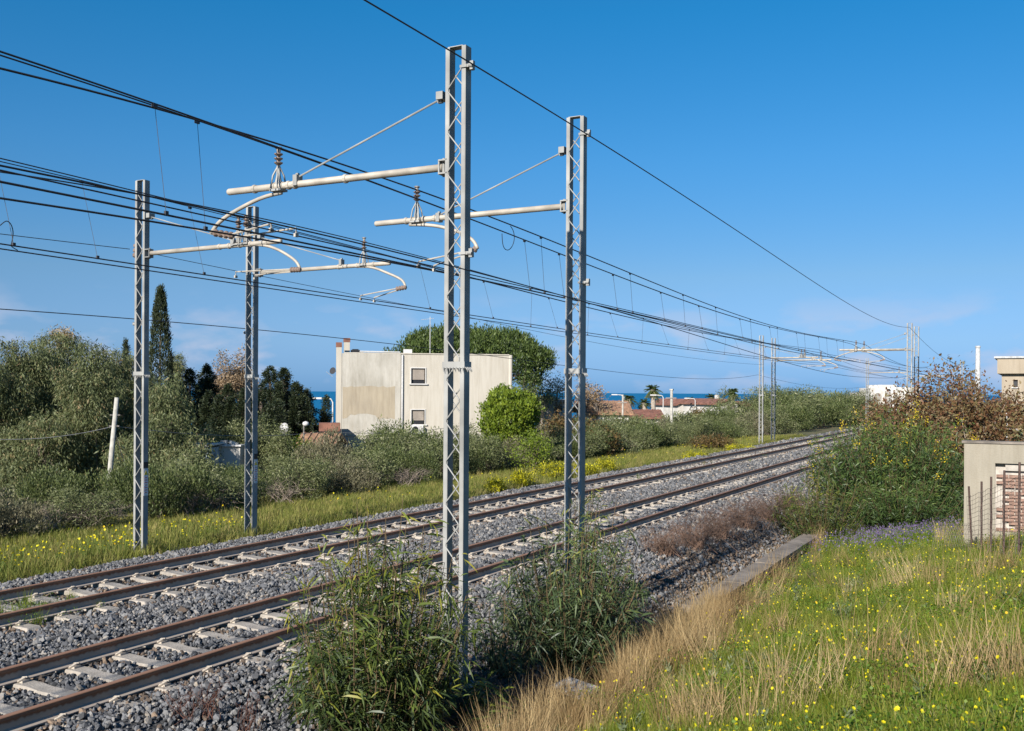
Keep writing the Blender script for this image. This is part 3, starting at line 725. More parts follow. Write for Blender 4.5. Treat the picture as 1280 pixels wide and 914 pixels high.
m_aca = leafmat('wattle_leaf', [(0, (.018, .032, .012)), (.45, (.055, .08, .022)), (.75, (.11, .145, .024)), (1, (.24, .22, .025))], trans=.22, rough=.45)
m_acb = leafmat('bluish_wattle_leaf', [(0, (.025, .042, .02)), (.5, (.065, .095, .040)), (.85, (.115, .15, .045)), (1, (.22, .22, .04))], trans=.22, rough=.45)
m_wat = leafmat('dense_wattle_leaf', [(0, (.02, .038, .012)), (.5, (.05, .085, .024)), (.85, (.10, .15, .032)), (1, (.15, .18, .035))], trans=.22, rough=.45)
m_eup = leafmat('spurge_leaf', [(0, (.06, .08, .01)), (.45, (.20, .20, .015)), (.7, (.48, .44, .012)), (1, (.62, .55, .015))], trans=.25)
m_palm = leafmat('palm_leaf', [(0, (.03, .05, .012)), (.5, (.085, .12, .03)), (1, (.22, .18, .08))], trans=.2)
m_brn = leafmat('brown_shrub_leaf', [(0, (.04, .05, .012)), (.5, (.12, .08, .028)), (1, (.20, .12, .045))], trans=.25)

# ---- olive hedge along the far verge
OLV = []
for k in range(6):
    lobes = [(0, 0, .8, .9, .9, .7)] + [(random.uniform(-.9, .9), random.uniform(-.9, .9), random.uniform(.4, 1.55), random.uniform(.28, .6), random.uniform(.28, .6), random.uniform(.28, .6)) for _ in range(12)]
    geo, C = foliage(lobes, 760, 13, .085, .082, .026, 'up' if k % 2 else 'out', .55, zlo=.1)
    tr = MB()
    for q in range(6):
        a = random.uniform(0, 6.28); tg = C[random.randrange(len(C))]
        limbs(tr, (random.uniform(-.25, .25), random.uniform(-.25, .25), -.2), (random.uniform(-.4, .4), random.uniform(-.4, .4), .7), .035, [C[random.randrange(len(C))] for _ in range(5)], n=5)
    OLV.append((npmesh('crown', *geo[:2], (m_oli, m_ol2, m_oli, m_ol3, m_oli, m_ol2)[k], geo[2]), tr))
trm = []
for _, tr in OLV:
    me = bpy.data.meshes.new('trunk'); me.from_pydata(tr.v, [], tr.f); me.materials.append(mbark); trm.append(me)
spots = []
y = 9.5
while y < 72:
    spots.append((-23.4 + random.uniform(-.5, .5), y, random.uniform(.72, 1.2) * (.85 if y < 30 else 1)))
    y += random.uniform(1.9, 2.8)
spots2 = []
y = 14.
while y < 78:
    spots2.append((-26.6 + random.uniform(-.7, .7), y, random.uniform(1.05, 1.3) * (.8 if y < 32 else 1))); y += random.uniform(3.0, 3.8)
big = [(-23.2, 76, 1.05), (-23.0, 80, 1.12), (-23, 84.5, 1.2), (-23, 89, 1.3), (-22.6, 95, 1.6), (-22.3, 101, 1.9), (-22, 108, 2.1), (-21.5, 116, 2.2), (-20.5, 125, 2.3), (-20, 135, 2.4), (-27, 84, 1.2), (-27, 93, 1.4), (-27, 104, 2.2), (-26, 116, 2.6), (-26, 130, 2.8)]
def olive(X, Y, s, k, label, group, hz=1.0):
    r = empty('olive_shrub', (X, Y, gz(X, Y) - .05), random.uniform(0, 6.28), label, 'shrub', group)
    r.scale = (s * random.uniform(1.05, 1.25), s * random.uniform(1.05, 1.25), s * hz * random.uniform(.9, 1.1))
    link('crown', OLV[k][0], r); link('trunk', trm[k], r)
for i, (X, Y, s) in enumerate(spots): olive(X, Y, s, i % 6, '%s grey-green olive shrub from the left in the front row along the verge' % ORD[i], 'olive shrubs in the front row of the hedge')
for i, (X, Y, s) in enumerate(spots2): olive(X, Y, s, (i + 3) % 6, '%s olive shrub from the left in the row behind the trackside hedge' % ORD[i], 'olive shrubs in the back row of the hedge')
for i, (X, Y, s) in enumerate(big): olive(X, Y, s, i % 6, '%s of the tall distant olive bushes behind the far mast pair, %s row' % (ORD[i] if i < 10 else ORD[i - 10], 'front' if i < 10 else 'back'), 'tall olive bushes where the track disappears')

# ---- eucalyptus belt at left
EUC = [(-25, 430, 39, 110, 'grey-green eucalyptus cut by the left picture edge'), (28, 424, 41, 105, 'pale-topped eucalyptus left of the rusty-tipped one'),
       (72, 414, 44, 95, 'tallest eucalyptus of the left belt, with a rusty brown tip'), (112, 428, 40, 90, 'eucalyptus directly behind the leaning pole'),
       (152, 436, 43, 85, 'eucalyptus between leaning pole and leftmost mast'), (212, 470, 37, 78, 'weeping grey eucalyptus right of the leftmost mast'),
       (50, 520, 38, 100, 'low bushy eucalyptus in front of the left belt'), (222, 440, 64, 34, 'slim eucalyptus peeping out beside the tall cypress'),
       (5, 545, 38, 80, 'low eucalyptus at the left edge above the hedge'), (165, 540, 38, 60, 'low eucalyptus at the foot of the leftmost mast'),
       (-5, 462, 56, 100, 'shaded eucalyptus at the back of the belt by the left edge'), (60, 455, 58, 90, 'shaded eucalyptus at the back behind the rusty-tipped one'), (130, 462, 56, 80, 'shaded eucalyptus at the back behind the leaning pole'), (185, 478, 54, 70, 'shaded eucalyptus at the back below the tall cypress')]
for (px, py, D, wpx, lab) in EUC:
    b = gp(px, D); zt = ztop(px, py, D); h = zt - b[2]; wr = 1.25 * wpx * D / F / 2
    lobes = [(0, 0, h * .55, wr * .62, wr * .62, h * .33)]
    for q in range(30):
        f = random.uniform(.12, .93); sp = wr * (1.0 - .55 * max(0, f - .5)) * random.uniform(.2, .75); a = random.uniform(0, 6.28)
        rr = wr * random.uniform(.24, .46) * (1.15 - .4 * f)
        lobes.append((math.cos(a) * sp, math.sin(a) * sp, h * f - rr * .3, rr, rr, rr * random.uniform(.8, 1.2)))
    lobes.append((0, 0, h * .9, wr * .38, wr * .38, h * .1))
    ncl = int(1000 * min(1.7, wr * h / 6))
    geo, C = foliage(lobes, int(ncl * 1.25), 17, .12, .13, .030, 'droop', .6)
    if 'rusty' in lab and 'left of' not in lab:
        g2, C2 = foliage([(0, .2, h * .985, .55, .55, .32), (.4, 0, h * .95, .35, .35, .3)], 60, 14, .12, .13, .035, 'droop', .2, tbias=.9)
        geo = merge([geo, g2])
    tr = MB(); limbs(tr, (0, 0, -.3), (0, 0, h * .6), .13, [C[random.randrange(len(C))] for _ in range(14)])
    plant('eucalyptus_tree', lab, 'tree', (b[0], b[1], b[2]), geo, m_euc, tr, mbark, 'eucalyptus belt at left')

# ---- cypresses
def cypress(px, py, D, wpx, lab, grp):
    b = gp(px, D); h = ztop(px, py, D) - b[2]; wr = wpx * D / F / 2; N = int(max(400, 1100 * wr * h / 6))
    f = rng.random(N) ** .85; rad = wr * np.minimum(1, ((1 - f) / .55) ** .6) * (1 - .15 * np.exp(-f * 12)) * (.8 + .25 * rng.random(N))
    a = rng.random(N) * 6.28; C = np.stack([np.cos(a) * rad, np.sin(a) * rad, f * h], 1); per = 9
    d = np.stack([np.cos(a), np.sin(a), a * 0], 1)
    P = np.repeat(C, per, 0) + rng.normal(size=(N * per, 3)) * np.array([.07, .07, .12])
    Dv = np.repeat(d, per, 0) * .35 + np.array([0, 0, 1.]) + rdir(N * per) * .35
    tint = np.clip(np.repeat(rng.normal(.5, .18, N), per) + rng.normal(0, .15, N * per), 0, 1)
    geo = leafgeo(P, Dv, .16, .05, tint)
    tr = MB().tube([(0, 0, -.3), (0, 0, h * .5), (0, 0, h * .97)], [.12, .08, .02], 7)
    plant('cypress_tree', lab, 'tree', tuple(b), geo, m_cyp, tr, mbark, grp)
cypress(200, 362, 60, 33, 'tall dark columnar cypress right of the leftmost mast', 'cypresses')
cypress(157, 428, 62, 14, 'thin cypress tip standing left of the leftmost mast', 'cypresses')
# ---- dark spired conifers
CON = [(237, 463, 62, 42), (258, 458, 64, 44), (285, 482, 61, 40), (306, 488, 60, 36), (338, 460, 66, 44), (355, 462, 68, 40), (370, 480, 66, 36), (384, 488, 68, 30), (326, 492, 60, 36)]
cl = ['leftmost dark conifer beside the weeping eucalyptus', 'sharp-tipped dark conifer left of the tan trees', 'dark conifer in front of the tan trees', 'dark conifer just left of the second verge mast',
      'twin-tipped dark conifer right of the second verge mast', 'second dark conifer right of the second verge mast', 'dark conifer third right of the second verge mast', 'last small dark conifer before the strip of sea', 'low dark conifer behind the second verge mast']
for (px, py, D, wpx), lab in zip(CON, cl):
    b = gp(px, D); h = ztop(px, py, D) - b[2]; wr = 1.8 * wpx * D / F / 2; parts = []
    cones = [(0, 0, h, wr * 1.25)] + [(random.uniform(-1.1, 1.1) * wr, random.uniform(-.8, .8) * wr, h * random.uniform(.5, .93), wr * random.uniform(.5, .85)) for _ in range(8)]
    Cs, As = [], []
    for (ux, uy, hc_, wc) in cones:
        N = int(60 + 330 * wc * hc_ / 6); f = rng.random(N) ** .75
        tier = .72 + .28 * np.sin(f * hc_ * 7 + ux * 9)           # whorls of branches give a toothed outline
        a = rng.random(N) * 6.28; rad = wc * (1 - f) ** .72 * tier * (.45 + .55 * rng.random(N) ** .5) * (1 + .22 * np.sin(a * 4 + f * 11))
        Cs.append(np.stack([ux + np.cos(a) * rad, uy + np.sin(a) * rad, f * hc_ + .12 * rad], 1)); As.append(a)
    C = np.concatenate(Cs); a = np.concatenate(As); per = 9
    N = len(C); d = np.stack([np.cos(a), np.sin(a), a * 0 + .55], 1)
    P = np.repeat(C, per, 0) + rng.normal(size=(N * per, 3)) * .075
    tint = np.clip(np.repeat(rng.normal(.45, .2, N), per) + rng.normal(0, .15, N * per), 0, 1)
    geo = leafgeo(P, np.repeat(d, per, 0) + rdir(N * per) * .5, .15, .05, tint)
    tr = MB(); limbs(tr, (0, 0, -.3), (0, 0, h * .9), .13, [C[random.randrange(N)] for _ in range(8)])
    plant('conifer_tree', lab, 'tree', tuple(b), geo, m_con, tr, mbark, 'dark conifers between eucalyptus and house')

# ---- generic round trees
def roundtree(name, px, py, D, wpx, lab, lm, bm=None, grp=None, cl=500, per=12, clr=.14, Lg=.11, Wd=.045, base=.25, mode='out', shell=.5, zsq=1.0, n=12, bare=0, cat='tree', dXY=(0, 0), zb=None, trr=.11, lobe=(.36, .55)):
    b = gp(px, D) + np.array([dXY[0], dXY[1], 0])
    h = ztop(px, py, D) - b[2]; wr = wpx * D / F / 2; lobes = []
    hc = h * (1 + base) / 2; hr = h * (1 - base) / 2
    for q in range(n):
        d = rdir(1)[0]; k = random.uniform(.35, .68); rr = wr * random.uniform(*lobe)
        lobes.append((d[0] * wr * k, d[1] * wr * k, hc + d[2] * hr * k, rr, rr, min(rr * zsq, hr * .6)))
    lobes.append((0, 0, h - hr * .35, wr * .4, wr * .4, hr * .35))
    geo, C = foliage(lobes, cl, per, clr, Lg, Wd, mode, shell)
    tr = MB(); limbs(tr, (0, 0, -.3), (random.uniform(-.1, .1), 0, h * (base + .25)), trr, [C[random.randrange(len(C))] for _ in range(12 + bare)])
    return plant(name, lab, cat, tuple(b), geo, lm, tr, bm or mbark, grp)
b = gp(636, 52); h = ztop(636, 481, 52) - b[2]; rw = 41 * 52 / F
lobes = [(0, 0, h - rw, rw * .86, rw * .86, rw * .86), (0, 0, h - rw * 1.6, rw * .8, rw * .8, rw * .8)]
for q in range(34):
    d_ = rdir(1)[0]; d_[2] = abs(d_[2]) if random.random() < .7 else d_[2]
    lobes.append((d_[0] * rw * .72, d_[1] * rw * .72, h - rw + d_[2] * rw * .72, rw * .27, rw * .27, rw * .24))
geo, C = foliage(lobes, 1500, 12, .11, .12, .075, 'up', .75)
tr = MB(); limbs(tr, (0, 0, -.3), (0, 0, h - rw), .1, [C[random.randrange(len(C))] for _ in range(10)])
plant('round_tree', 'bright green round-headed tree at the right corner of the house', 'tree', tuple(b), geo, m_rnd, tr, mbark)
for px, py, D, wpx, lab in ((281, 440, 80, 52, 'tan-leaved tree behind the conifers, left of its twin'), (303, 434, 82, 50, 'taller tan-leaved tree behind the second verge mast')):
    roundtree('tan_tree', px, py, D, wpx, lab, m_tan, mbark_pale, 'tan leaved trees behind the conifers', cl=900, per=10, Lg=.17, Wd=.07, base=.3, clr=.22, shell=.3)
for px, py, D, wpx, lab, lm in ((677, 452, 88, 34, 'green and tan tree right of the stone pine', m_oli), (697, 462, 92, 36, 'pinkish tan tree left of the second near mast', m_tan), (746, 478, 95, 30, 'thin brownish tree above the tiled roof', m_tan), (728, 468, 97, 26, 'thin tan tree showing right of the second near mast', m_tan), (664, 470, 80, 30, 'dark green tree at the right end of the house roof', m_oli)):
    roundtree('thin_tree', px, py, D, wpx, lab, lm, mbark_pale, 'thin trees right of the house', cl=170, per=9, Lg=.2, Wd=.07, base=.3, clr=.25, shell=.3, bare=8)
for i, (px, py, D, wpx) in enumerate(((262, 530, 46, 46), (295, 526, 47, 46), (330, 520, 48, 46), (352, 536, 47, 40), (385, 556, 47, 44), (410, 562, 46, 40))):
    roundtree('olive_tree', px, py, D, wpx, '%s small olive tree from the left in the garden below the conifers' % ORD[i], m_oli, grp='garden olive trees', cl=420, per=11, Lg=.1, Wd=.035, base=.15, clr=.13)
roundtree('garden_bush', 372, 546, 50, 50, 'yellow-green bush beside the satellite dish', m_rnd, cl=300, per=10, Lg=.1, Wd=.05, base=.05, cat='bush')
roundtree('garden_bush', 668, 538, 45, 60, 'fresh green bush in the hedge right of the first near mast', m_rnd, cl=300, per=10, Lg=.09, Wd=.04, base=.05, cat='bush')
# ---- stone pine: broad umbrella made of rounded clumps
D = 86; b = gp(588, D); h = ztop(588, 408, D) - b[2]; lobes = []
for q in range(95):
    a = random.uniform(0, 6.28); u_ = math.sqrt(random.random()); rr = 6.9 * u_
    zt = h - .75 - 2.3 * u_ ** 3.2; s = random.uniform(.75, 1.2)
    lobes.append((math.cos(a) * rr, math.sin(a) * rr, zt - random.random() * .5, s, s, s * .8))
for q in range(26):
    a = random.uniform(0, 6.28); rr = random.uniform(4.0, 6.8); s = random.uniform(.8, 1.2)
    lobes.append((math.cos(a) * rr, math.sin(a) * rr, h - random.uniform(2.6, 4.6), s, s, s * .8))
geo, C = foliage(lobes, 6200, 11, .16, .22, .075, 'up', .7)
tr = MB(); limbs(tr, (0, 0, -.5), (.2, 0, h * .55), .32, [l[:3] for l in lobes[::4]])
plant('stone_pine', 'broad umbrella-shaped stone pine behind the house', 'tree', tuple(b), geo, m_pin, tr, mbark)
roundtree('dark_tree', 655, 440, 80, 44, 'dark shaded foliage tree under the right side of the pine', m_pin, cl=420, per=11, Lg=.2, Wd=.07, base=.1, clr=.2)

# ---- scrub between hedge and houses
k = 0
for px, py, D, wpx in ((700, 520, 62, 60), (745, 528, 60, 70), (790, 525, 70, 70), (850, 520, 85, 60), (895, 520, 100, 60), (930, 519, 95, 50), (955, 510, 110, 60), (985, 500, 125, 70), (1030, 492, 150, 90), (975, 492, 160, 60), (872, 516, 120, 36), (725, 522, 75, 60), (1010, 487, 200, 110)):
    brown = k in (0, 1, 4, 10, 11)
    roundtree('scrub_bush', px, py, D, wpx, '%s %s scrub bush from the left behind the hedge, before the houses' % (ORD[k], 'brownish' if brown else 'green'), m_brn if brown else m_oli, grp='scrub between hedge and houses', cl=330, per=9, Lg=.002 * D + .05, Wd=.0009 * D + .02, base=.0, clr=.15 + .001 * D, cat='bush'); k += 1
roundtree('scrub_bush', 888, 545, 64, 62, 'reddish brown bush standing on the verge by the track', m_brn, cl=420, per=10, Lg=.11, Wd=.05, base=0, cat='bush')

for i, (px, py, D, wpx, hh) in enumerate(((620, 604, 33, 36, .5), (650, 597, 36, 46, .6), (688, 586, 39, 60, .75), (760, 576, 45, 44, .55), (868, 562, 60, 40, .5), (735, 582, 43, 40, .5), (925, 551, 68, 36, .5))):
    P = atz(px, py + 16, -.6); r_ = wpx * D / F / 2
    lobes = [(random.uniform(-.6, .6) * r_, random.uniform(-.4, .4) * r_, hh * .5, r_ * .45, r_ * .45, hh * .45) for _ in range(7)]
    geo, C = foliage(lobes, 150, 14, .07, .06, .035, 'up', .4, zlo=.02)
    tr = MB()
    for q in range(10): tr.tube([(0, 0, -.05), C[random.randrange(len(C))]], [.012, .006], 4)
    plant('spurge_shrub', '%s yellow flowering spurge clump from the left on the far verge' % ORD[i], 'shrub', (P[0], P[1], gz(P[0], P[1])), geo, m_eup, tr, mbark, 'yellow spurge clumps on the verge', crown='foliage')

# ---- near wattle shrubs with long leaves
def wattle(label, X, Y, W, Hh, nst, lm, seed, Lg=.15, Wd=.017, lean=(0, 0), per=(26, 44), flowers=0, grp=None, top=.3, name='wattle_shrub', cl_up=.2):
    r = np.random.default_rng(seed); zb = max(gz(X, Y), float(ballast_z(X, Y)) if X < -5.9 else -9)
    st = MB(); Ps, Ds, Ts = [], [], []; tips = []
    for k in range(nst):
        a = r.random() * 6.28; u = math.sqrt(r.random()); hh = Hh * (1 - .40 * u ** 2) * r.uniform(.55, 1.08)
        tip = np.array([math.cos(a) * u * W / 2 + lean[0], math.sin(a) * u * W / 2 + lean[1], hh])
        b0 = np.array([r.normal(0, .12), r.normal(0, .12), -.05])
        m1 = b0 + (tip - b0) * np.array([.55, .55, .35]); m2 = b0 + (tip - b0) * np.array([.85, .85, .7])
        path = np.array([b0, m1, m2, tip]); tt = np.linspace(0, 1, 10)
        path = np.stack([np.interp(tt, [0, .35, .7, 1], path[:, q]) for q in range(3)], 1)
        for _ in range(2): path[1:-1] = (path[:-2] + 2 * path[1:-1] + path[2:]) / 4
        st.tube(list(path), list(np.linspace(.014, .003, 10)), 5); tips.append(tip)
        nl = r.integers(*per)
        f = 1 - (1 - .12) * r.random(nl) ** .8
        ip = f * 9; i0 = np.minimum(ip.astype(int), 8); fr = (ip - i0)[:, None]
        P = path[i0] * (1 - fr) + path[i0 + 1] * fr
        # short side twigs
        sd = unit(r.normal(size=(nl, 3))) * r.uniform(.02, .28, nl)[:, None]; sd[:, 2] *= .5
        for q in range(0, nl, 4): st.tube([P[q], P[q] + sd[q]], [.004, .002], 3, caps=False)
        P = P + sd
        D = unit(sd + r.normal(size=(nl, 3)) * .12) + np.array([0, 0, cl_up]) + r.normal(size=(nl, 3)) * .35
        # several leaves fan out from each twig
        m = 4
        P4 = np.repeat(P, m, 0) + r.normal(size=(nl * m, 3)) * .035; D4 = np.repeat(D, m, 0) + r.normal(size=(nl * m, 3)) * .55
        Ps.append(P4); Ds.append(D4)
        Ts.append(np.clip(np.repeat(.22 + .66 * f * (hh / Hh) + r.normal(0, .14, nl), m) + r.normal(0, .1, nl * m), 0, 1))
    P = np.concatenate(Ps); D = np.concatenate(Ds); T = np.concatenate(Ts); s = r.lognormal(0, .28, len(P))
    ok = P[:, 2] > .02; P, D, T, s = P[ok], D[ok], T[ok], s[ok]
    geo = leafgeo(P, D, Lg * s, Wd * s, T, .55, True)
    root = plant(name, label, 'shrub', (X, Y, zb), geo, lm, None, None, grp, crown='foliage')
    st.build('stems', mstem, root, smooth=True)
    if flowers:
        fl = []
        for k in range(flowers):
            q = tips[r.integers(len(tips))] + r.normal(size=3) * .12; q[2] += .03
            n_ = 26; fP = q + r.normal(size=(n_, 3)) * np.array([.06, .06, .10]); fl.append(leafgeo(fP, rdir(n_), .035, .035, r.random(n_)))
        V, Fc, t = merge(fl); link('blossom', npmesh('blossom', V, Fc, m_yel, t), root)
    return root
mstem = mat('green_brown_stem', (.11, .075, .035), .85, .3, 14)
m_yel = leafmat('yellow_blossom', [(0, (.45, .32, .01)), (1, (.70, .52, .02))], trans=.2)
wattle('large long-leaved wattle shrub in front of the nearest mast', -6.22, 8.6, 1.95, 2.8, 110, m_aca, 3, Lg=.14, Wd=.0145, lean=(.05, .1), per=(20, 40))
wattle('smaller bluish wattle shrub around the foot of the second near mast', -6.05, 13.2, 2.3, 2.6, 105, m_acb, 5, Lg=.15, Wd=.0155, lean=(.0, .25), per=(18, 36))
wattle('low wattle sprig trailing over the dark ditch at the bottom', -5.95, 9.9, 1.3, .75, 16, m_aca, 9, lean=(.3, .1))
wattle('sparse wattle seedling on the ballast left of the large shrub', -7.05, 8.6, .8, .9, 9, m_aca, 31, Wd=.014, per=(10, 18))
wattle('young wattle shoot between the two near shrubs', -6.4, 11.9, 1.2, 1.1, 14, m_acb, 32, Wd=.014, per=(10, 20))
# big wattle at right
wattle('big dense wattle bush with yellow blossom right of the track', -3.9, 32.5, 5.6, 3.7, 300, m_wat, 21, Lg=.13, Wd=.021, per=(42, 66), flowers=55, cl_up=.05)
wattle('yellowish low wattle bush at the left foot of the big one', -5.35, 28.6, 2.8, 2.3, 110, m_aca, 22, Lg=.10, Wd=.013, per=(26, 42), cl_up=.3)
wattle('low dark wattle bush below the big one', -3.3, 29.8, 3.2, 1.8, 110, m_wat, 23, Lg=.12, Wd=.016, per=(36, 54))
# russet trees at right
for px, py, D, wpx, lab, s in ((1130, 480, 41, 110, 'russet-leaved tree left of the thin chimney mast', 11), (1185, 448, 40, 165, 'tallest russet-leaved tree behind the yellow-blossomed wattle', 12), (1215, 490, 33, 120, 'bare-twigged russet bush above the concrete wall', 13), (1265, 485, 40, 80, 'russet tree at the right edge in front of the beige building', 14)):
    random.seed(s)
    roundtree('russet_tree', px, py, D, wpx, lab, m_red, mbark_pale, 'russet trees at right', cl=950, per=9, Lg=.13, Wd=.06, base=.12, clr=.18, shell=.2, bare=60, trr=.07)
for px, py, D, wpx, lab in ((1262, 530, 34, 70, 'grey-green bush just above the concrete wall'), (1230, 545, 37, 60, 'green bush behind the left end of the concrete wall'), (1095, 535, 55, 70, 'green bush behind the yellow-blossomed wattle')):
    roundtree('wall_bush', px, py, D, wpx, lab, m_oli, None, 'bushes by the concrete wall', cl=320, per=10, Lg=.12, Wd=.045, base=0, cat='bush')

# ------------------------------------------------------------------ house
mstucco = bpy.data.materials.new('cream_stucco'); mstucco.use_nodes = True
def stucco(m, base, dark, sc_=.5, blot=.5):
    n = m.node_tree; p = n.nodes['Principled BSDF']; t = n.nodes.new('ShaderNodeTexCoord')
    mp_ = n.nodes.new('ShaderNodeMapping'); mp_.inputs['Scale'].default_value = (1, 1, .35); n.links.new(t.outputs['Object'], mp_.inputs[0])
    a = n.nodes.new('ShaderNodeTexNoise'); a.inputs['Scale'].default_value = sc_; a.inputs['Detail'].default_value = 9; a.inputs['Roughness'].default_value = .65
    n.links.new(mp_.outputs[0], a.inputs['Vector'])
    r = n.nodes.new('ShaderNodeValToRGB'); r.color_ramp.elements[0].color = (*dark, 1); r.color_ramp.elements[1].color = (*base, 1)
    r.color_ramp.elements[0].position = blot - .15; r.color_ramp.elements[1].position = blot + .12
    n.links.new(a.outputs['Fac'], r.inputs[0]); p.inputs['Roughness'].default_value = .9
    m3 = n.nodes.new('ShaderNodeMapping'); m3.inputs['Scale'].default_value = (4.0, 4.0, .35); n.links.new(t.outputs['Object'], m3.inputs[0])
    s3 = n.nodes.new('ShaderNodeTexNoise'); s3.inputs['Scale'].default_value = 1.3; s3.inputs['Detail'].default_value = 10; s3.inputs['Roughness'].default_value = .7
    n.links.new(m3.outputs[0], s3.inputs['Vector'])
    r3 = n.nodes.new('ShaderNodeValToRGB'); r3.color_ramp.elements[0].color = (.66, .62, .56, 1); r3.color_ramp.elements[0].position = .36; r3.color_ramp.elements[1].color = (1, 1, 1, 1); r3.color_ramp.elements[1].position = .56
    x3 = n.nodes.new('ShaderNodeMix'); x3.data_type = 'RGBA'; x3.blend_type = 'MULTIPLY'; x3.inputs[0].default_value = .38
    n.links.new(s3.outputs['Fac'], r3.inputs[0]); n.links.new(r.outputs[0], x3.inputs[6]); n.links.new(r3.outputs[0], x3.inputs[7]); n.links.new(x3.outputs[2], p.inputs['Base Color'])
    b_ = n.nodes.new('ShaderNodeTexNoise'); b_.inputs['Scale'].default_value = 25; b_.inputs['Detail'].default_value = 6; n.links.new(t.outputs['Object'], b_.inputs['Vector'])
    bb = n.nodes.new('ShaderNodeBump'); bb.inputs['Strength'].default_value = .35; bb.inputs['Distance'].default_value = .02
    n.links.new(b_.outputs['Fac'], bb.inputs['Height']); n.links.new(bb.outputs[0], p.inputs['Normal']); return m
stucco(mstucco, (.47, .43, .36), (.40, .36, .29), .5, .42)
mpanel = stucco(bpy.data.materials.new('stained_render'), (.47, .42, .33), (.30, .26, .20), .7, .47) if False else None
mpan = bpy.data.materials.new('stained_render'); mpan.use_nodes = True; stucco(mpan, (.46, .43, .37), (.31, .285, .235), .9, .48)
mpatch = bpy.data.materials.new('repair_patch'); mpatch.use_nodes = True; stucco(mpatch, (.38, .32, .23), (.31, .26, .19), 1.2, .5)
mtile = mat('terracotta_tile', (.20, .09, .06), .85, .4, 2, bump=.5)
mtileb = mat('weathered_tile', (.30, .17, .10), .9, .35, 3, bump=.5)
mwhite = mat('white_wall', (.52, .49, .44), .85, .2, .8)
mdark = mat('dark_opening', (.02, .02, .022), .4, .2)
mshut = mat('roller_shutter', (.27, .23, .19), .7, .15, 3)
mframe = mat('window_frame_white', (.55, .53, .50), .6, .1)
mpipe = mat('pipe_grey', (.46, .45, .43), .5, .15)
HA = atD(420, 500, 64)[:2]; HB = atD(638, 500, 66.2)[:2]
hw = float(np.hypot(*(HB - HA))); hrz = math.atan2(HB[1] - HA[1], HB[0] - HA[0])
zb = gz(*((HA + HB) / 2)) - .3
house = empty('house', (HA[0], HA[1], zb), hrz, 'cream two-storey flat-roofed house with stained wall', 'house')
def hx(px): return (px - 420) / 218 * hw
def hz(px, py): return ztop(px, py, 64 + (px - 420) / 218 * 2.2) - zb
top = hz(520, 443)
def holed_wall(x0, x1, z0, z1, holes, y0, y1):
    """wall slab with rectangular openings, holes = (xa, xb, za, zb)"""
    m = MB(); xs = sorted({x0, x1} | {h[0] for h in holes} | {h[1] for h in holes}); zs = sorted({z0, z1} | {h[2] for h in holes} | {h[3] for h in holes})
    for i in range(len(xs) - 1):
        for j in range(len(zs) - 1):
            cx_, cz_ = (xs[i] + xs[i + 1]) / 2, (zs[j] + zs[j + 1]) / 2
            if any(h[0] < cx_ < h[1] and h[2] < cz_ < h[3] for h in holes): continue
            m.box((cx_, (y0 + y1) / 2, cz_), (xs[i + 1] - xs[i], y1 - y0, zs[j + 1] - zs[j]))
    return m
W1 = (hx(511), hx(530.5), hz(520, 479.5), hz(520, 459.5)); W2 = (hx(511.5), hx(530), hz(520, 530.5), hz(520, 511.5))
holed_wall(.36, hw, 0, top, [W1, W2], 0, .25).build('front_wall', mstucco, house)
MB().box(((.36 + hw) / 2 - .05, 4.75, top / 2 - .1), (hw - .5, 8.9, top - .2)).build('body', mstucco, house)
MB().tube([(hw - .02, .12, 0), (hw - .02, .12, top + .03)], .16, 12).build('rounded_corner', mstucco, house, smooth=True)
MB().box((hx(463), -.02, (hz(463, 545) + hz(463, 442)) / 2), (hx(499) - hx(427), .06, hz(463, 442) - hz(463, 545))).build('render_panel', mpan, house)
mpt = MB(); xs = np.linspace(hx(428), hx(492), 14); zl = hz(463, 524) ; zh = hz(463, 483.5)
lo = [zl + random.uniform(-.1, .12) + .25 * (abs(k - 5) < 4) for k in range(14)]; hi = [zh + random.uniform(-.05, .06) for k in range(14)]
mpt.add([(x, -.056, l) for x, l in zip(xs, lo)] + [(x, -.056, h_) for x, h_ in zip(xs, hi)] + [(x, -.049, l) for x, l in zip(xs, lo)] + [(x, -.049, h_) for x, h_ in zip(xs, hi)],
        [(i, i + 1, 14 + i + 1, 14 + i) for i in range(13)] + [(14 + i, 15 + i, 43 + i, 42 + i) for i in range(13)] + [(i + 1, i, 28 + i, 29 + i) for i in range(13)] + [(0, 14, 42, 28), (13, 41, 55, 27)])
mpt.build('repair_patch', mpatch, house)
MB().box((.17, .2, hz(424, 434) / 2), (.34, .5, hz(424, 434))).build('chimney_stack', mstucco, house)
MB().box((.17, .2, hz(424, 431)), (.38, .54, .30)).build('chimney_cap', mtile, house)
MB().box((hx(433.5), 1.4, (top + hz(433, 426)) / 2), (.38, .45, hz(433, 426) - top)).build('chimney_stack', mstucco, house)
MB().box((hx(433.5), 1.4, hz(433, 424)), (.44, .5, .26)).build('chimney_cap', mtile, house)
pp = MB().tube([(hx(501), -.07, .2), (hx(501), -.07, top - .05)], .06, 8); pp.build('drainpipe', mpipe, house, smooth=True)
MB().box((hw / 2 + .2, .12, top + .04), (hw - .6, .34, .07)).build('coping', mstucco, house)
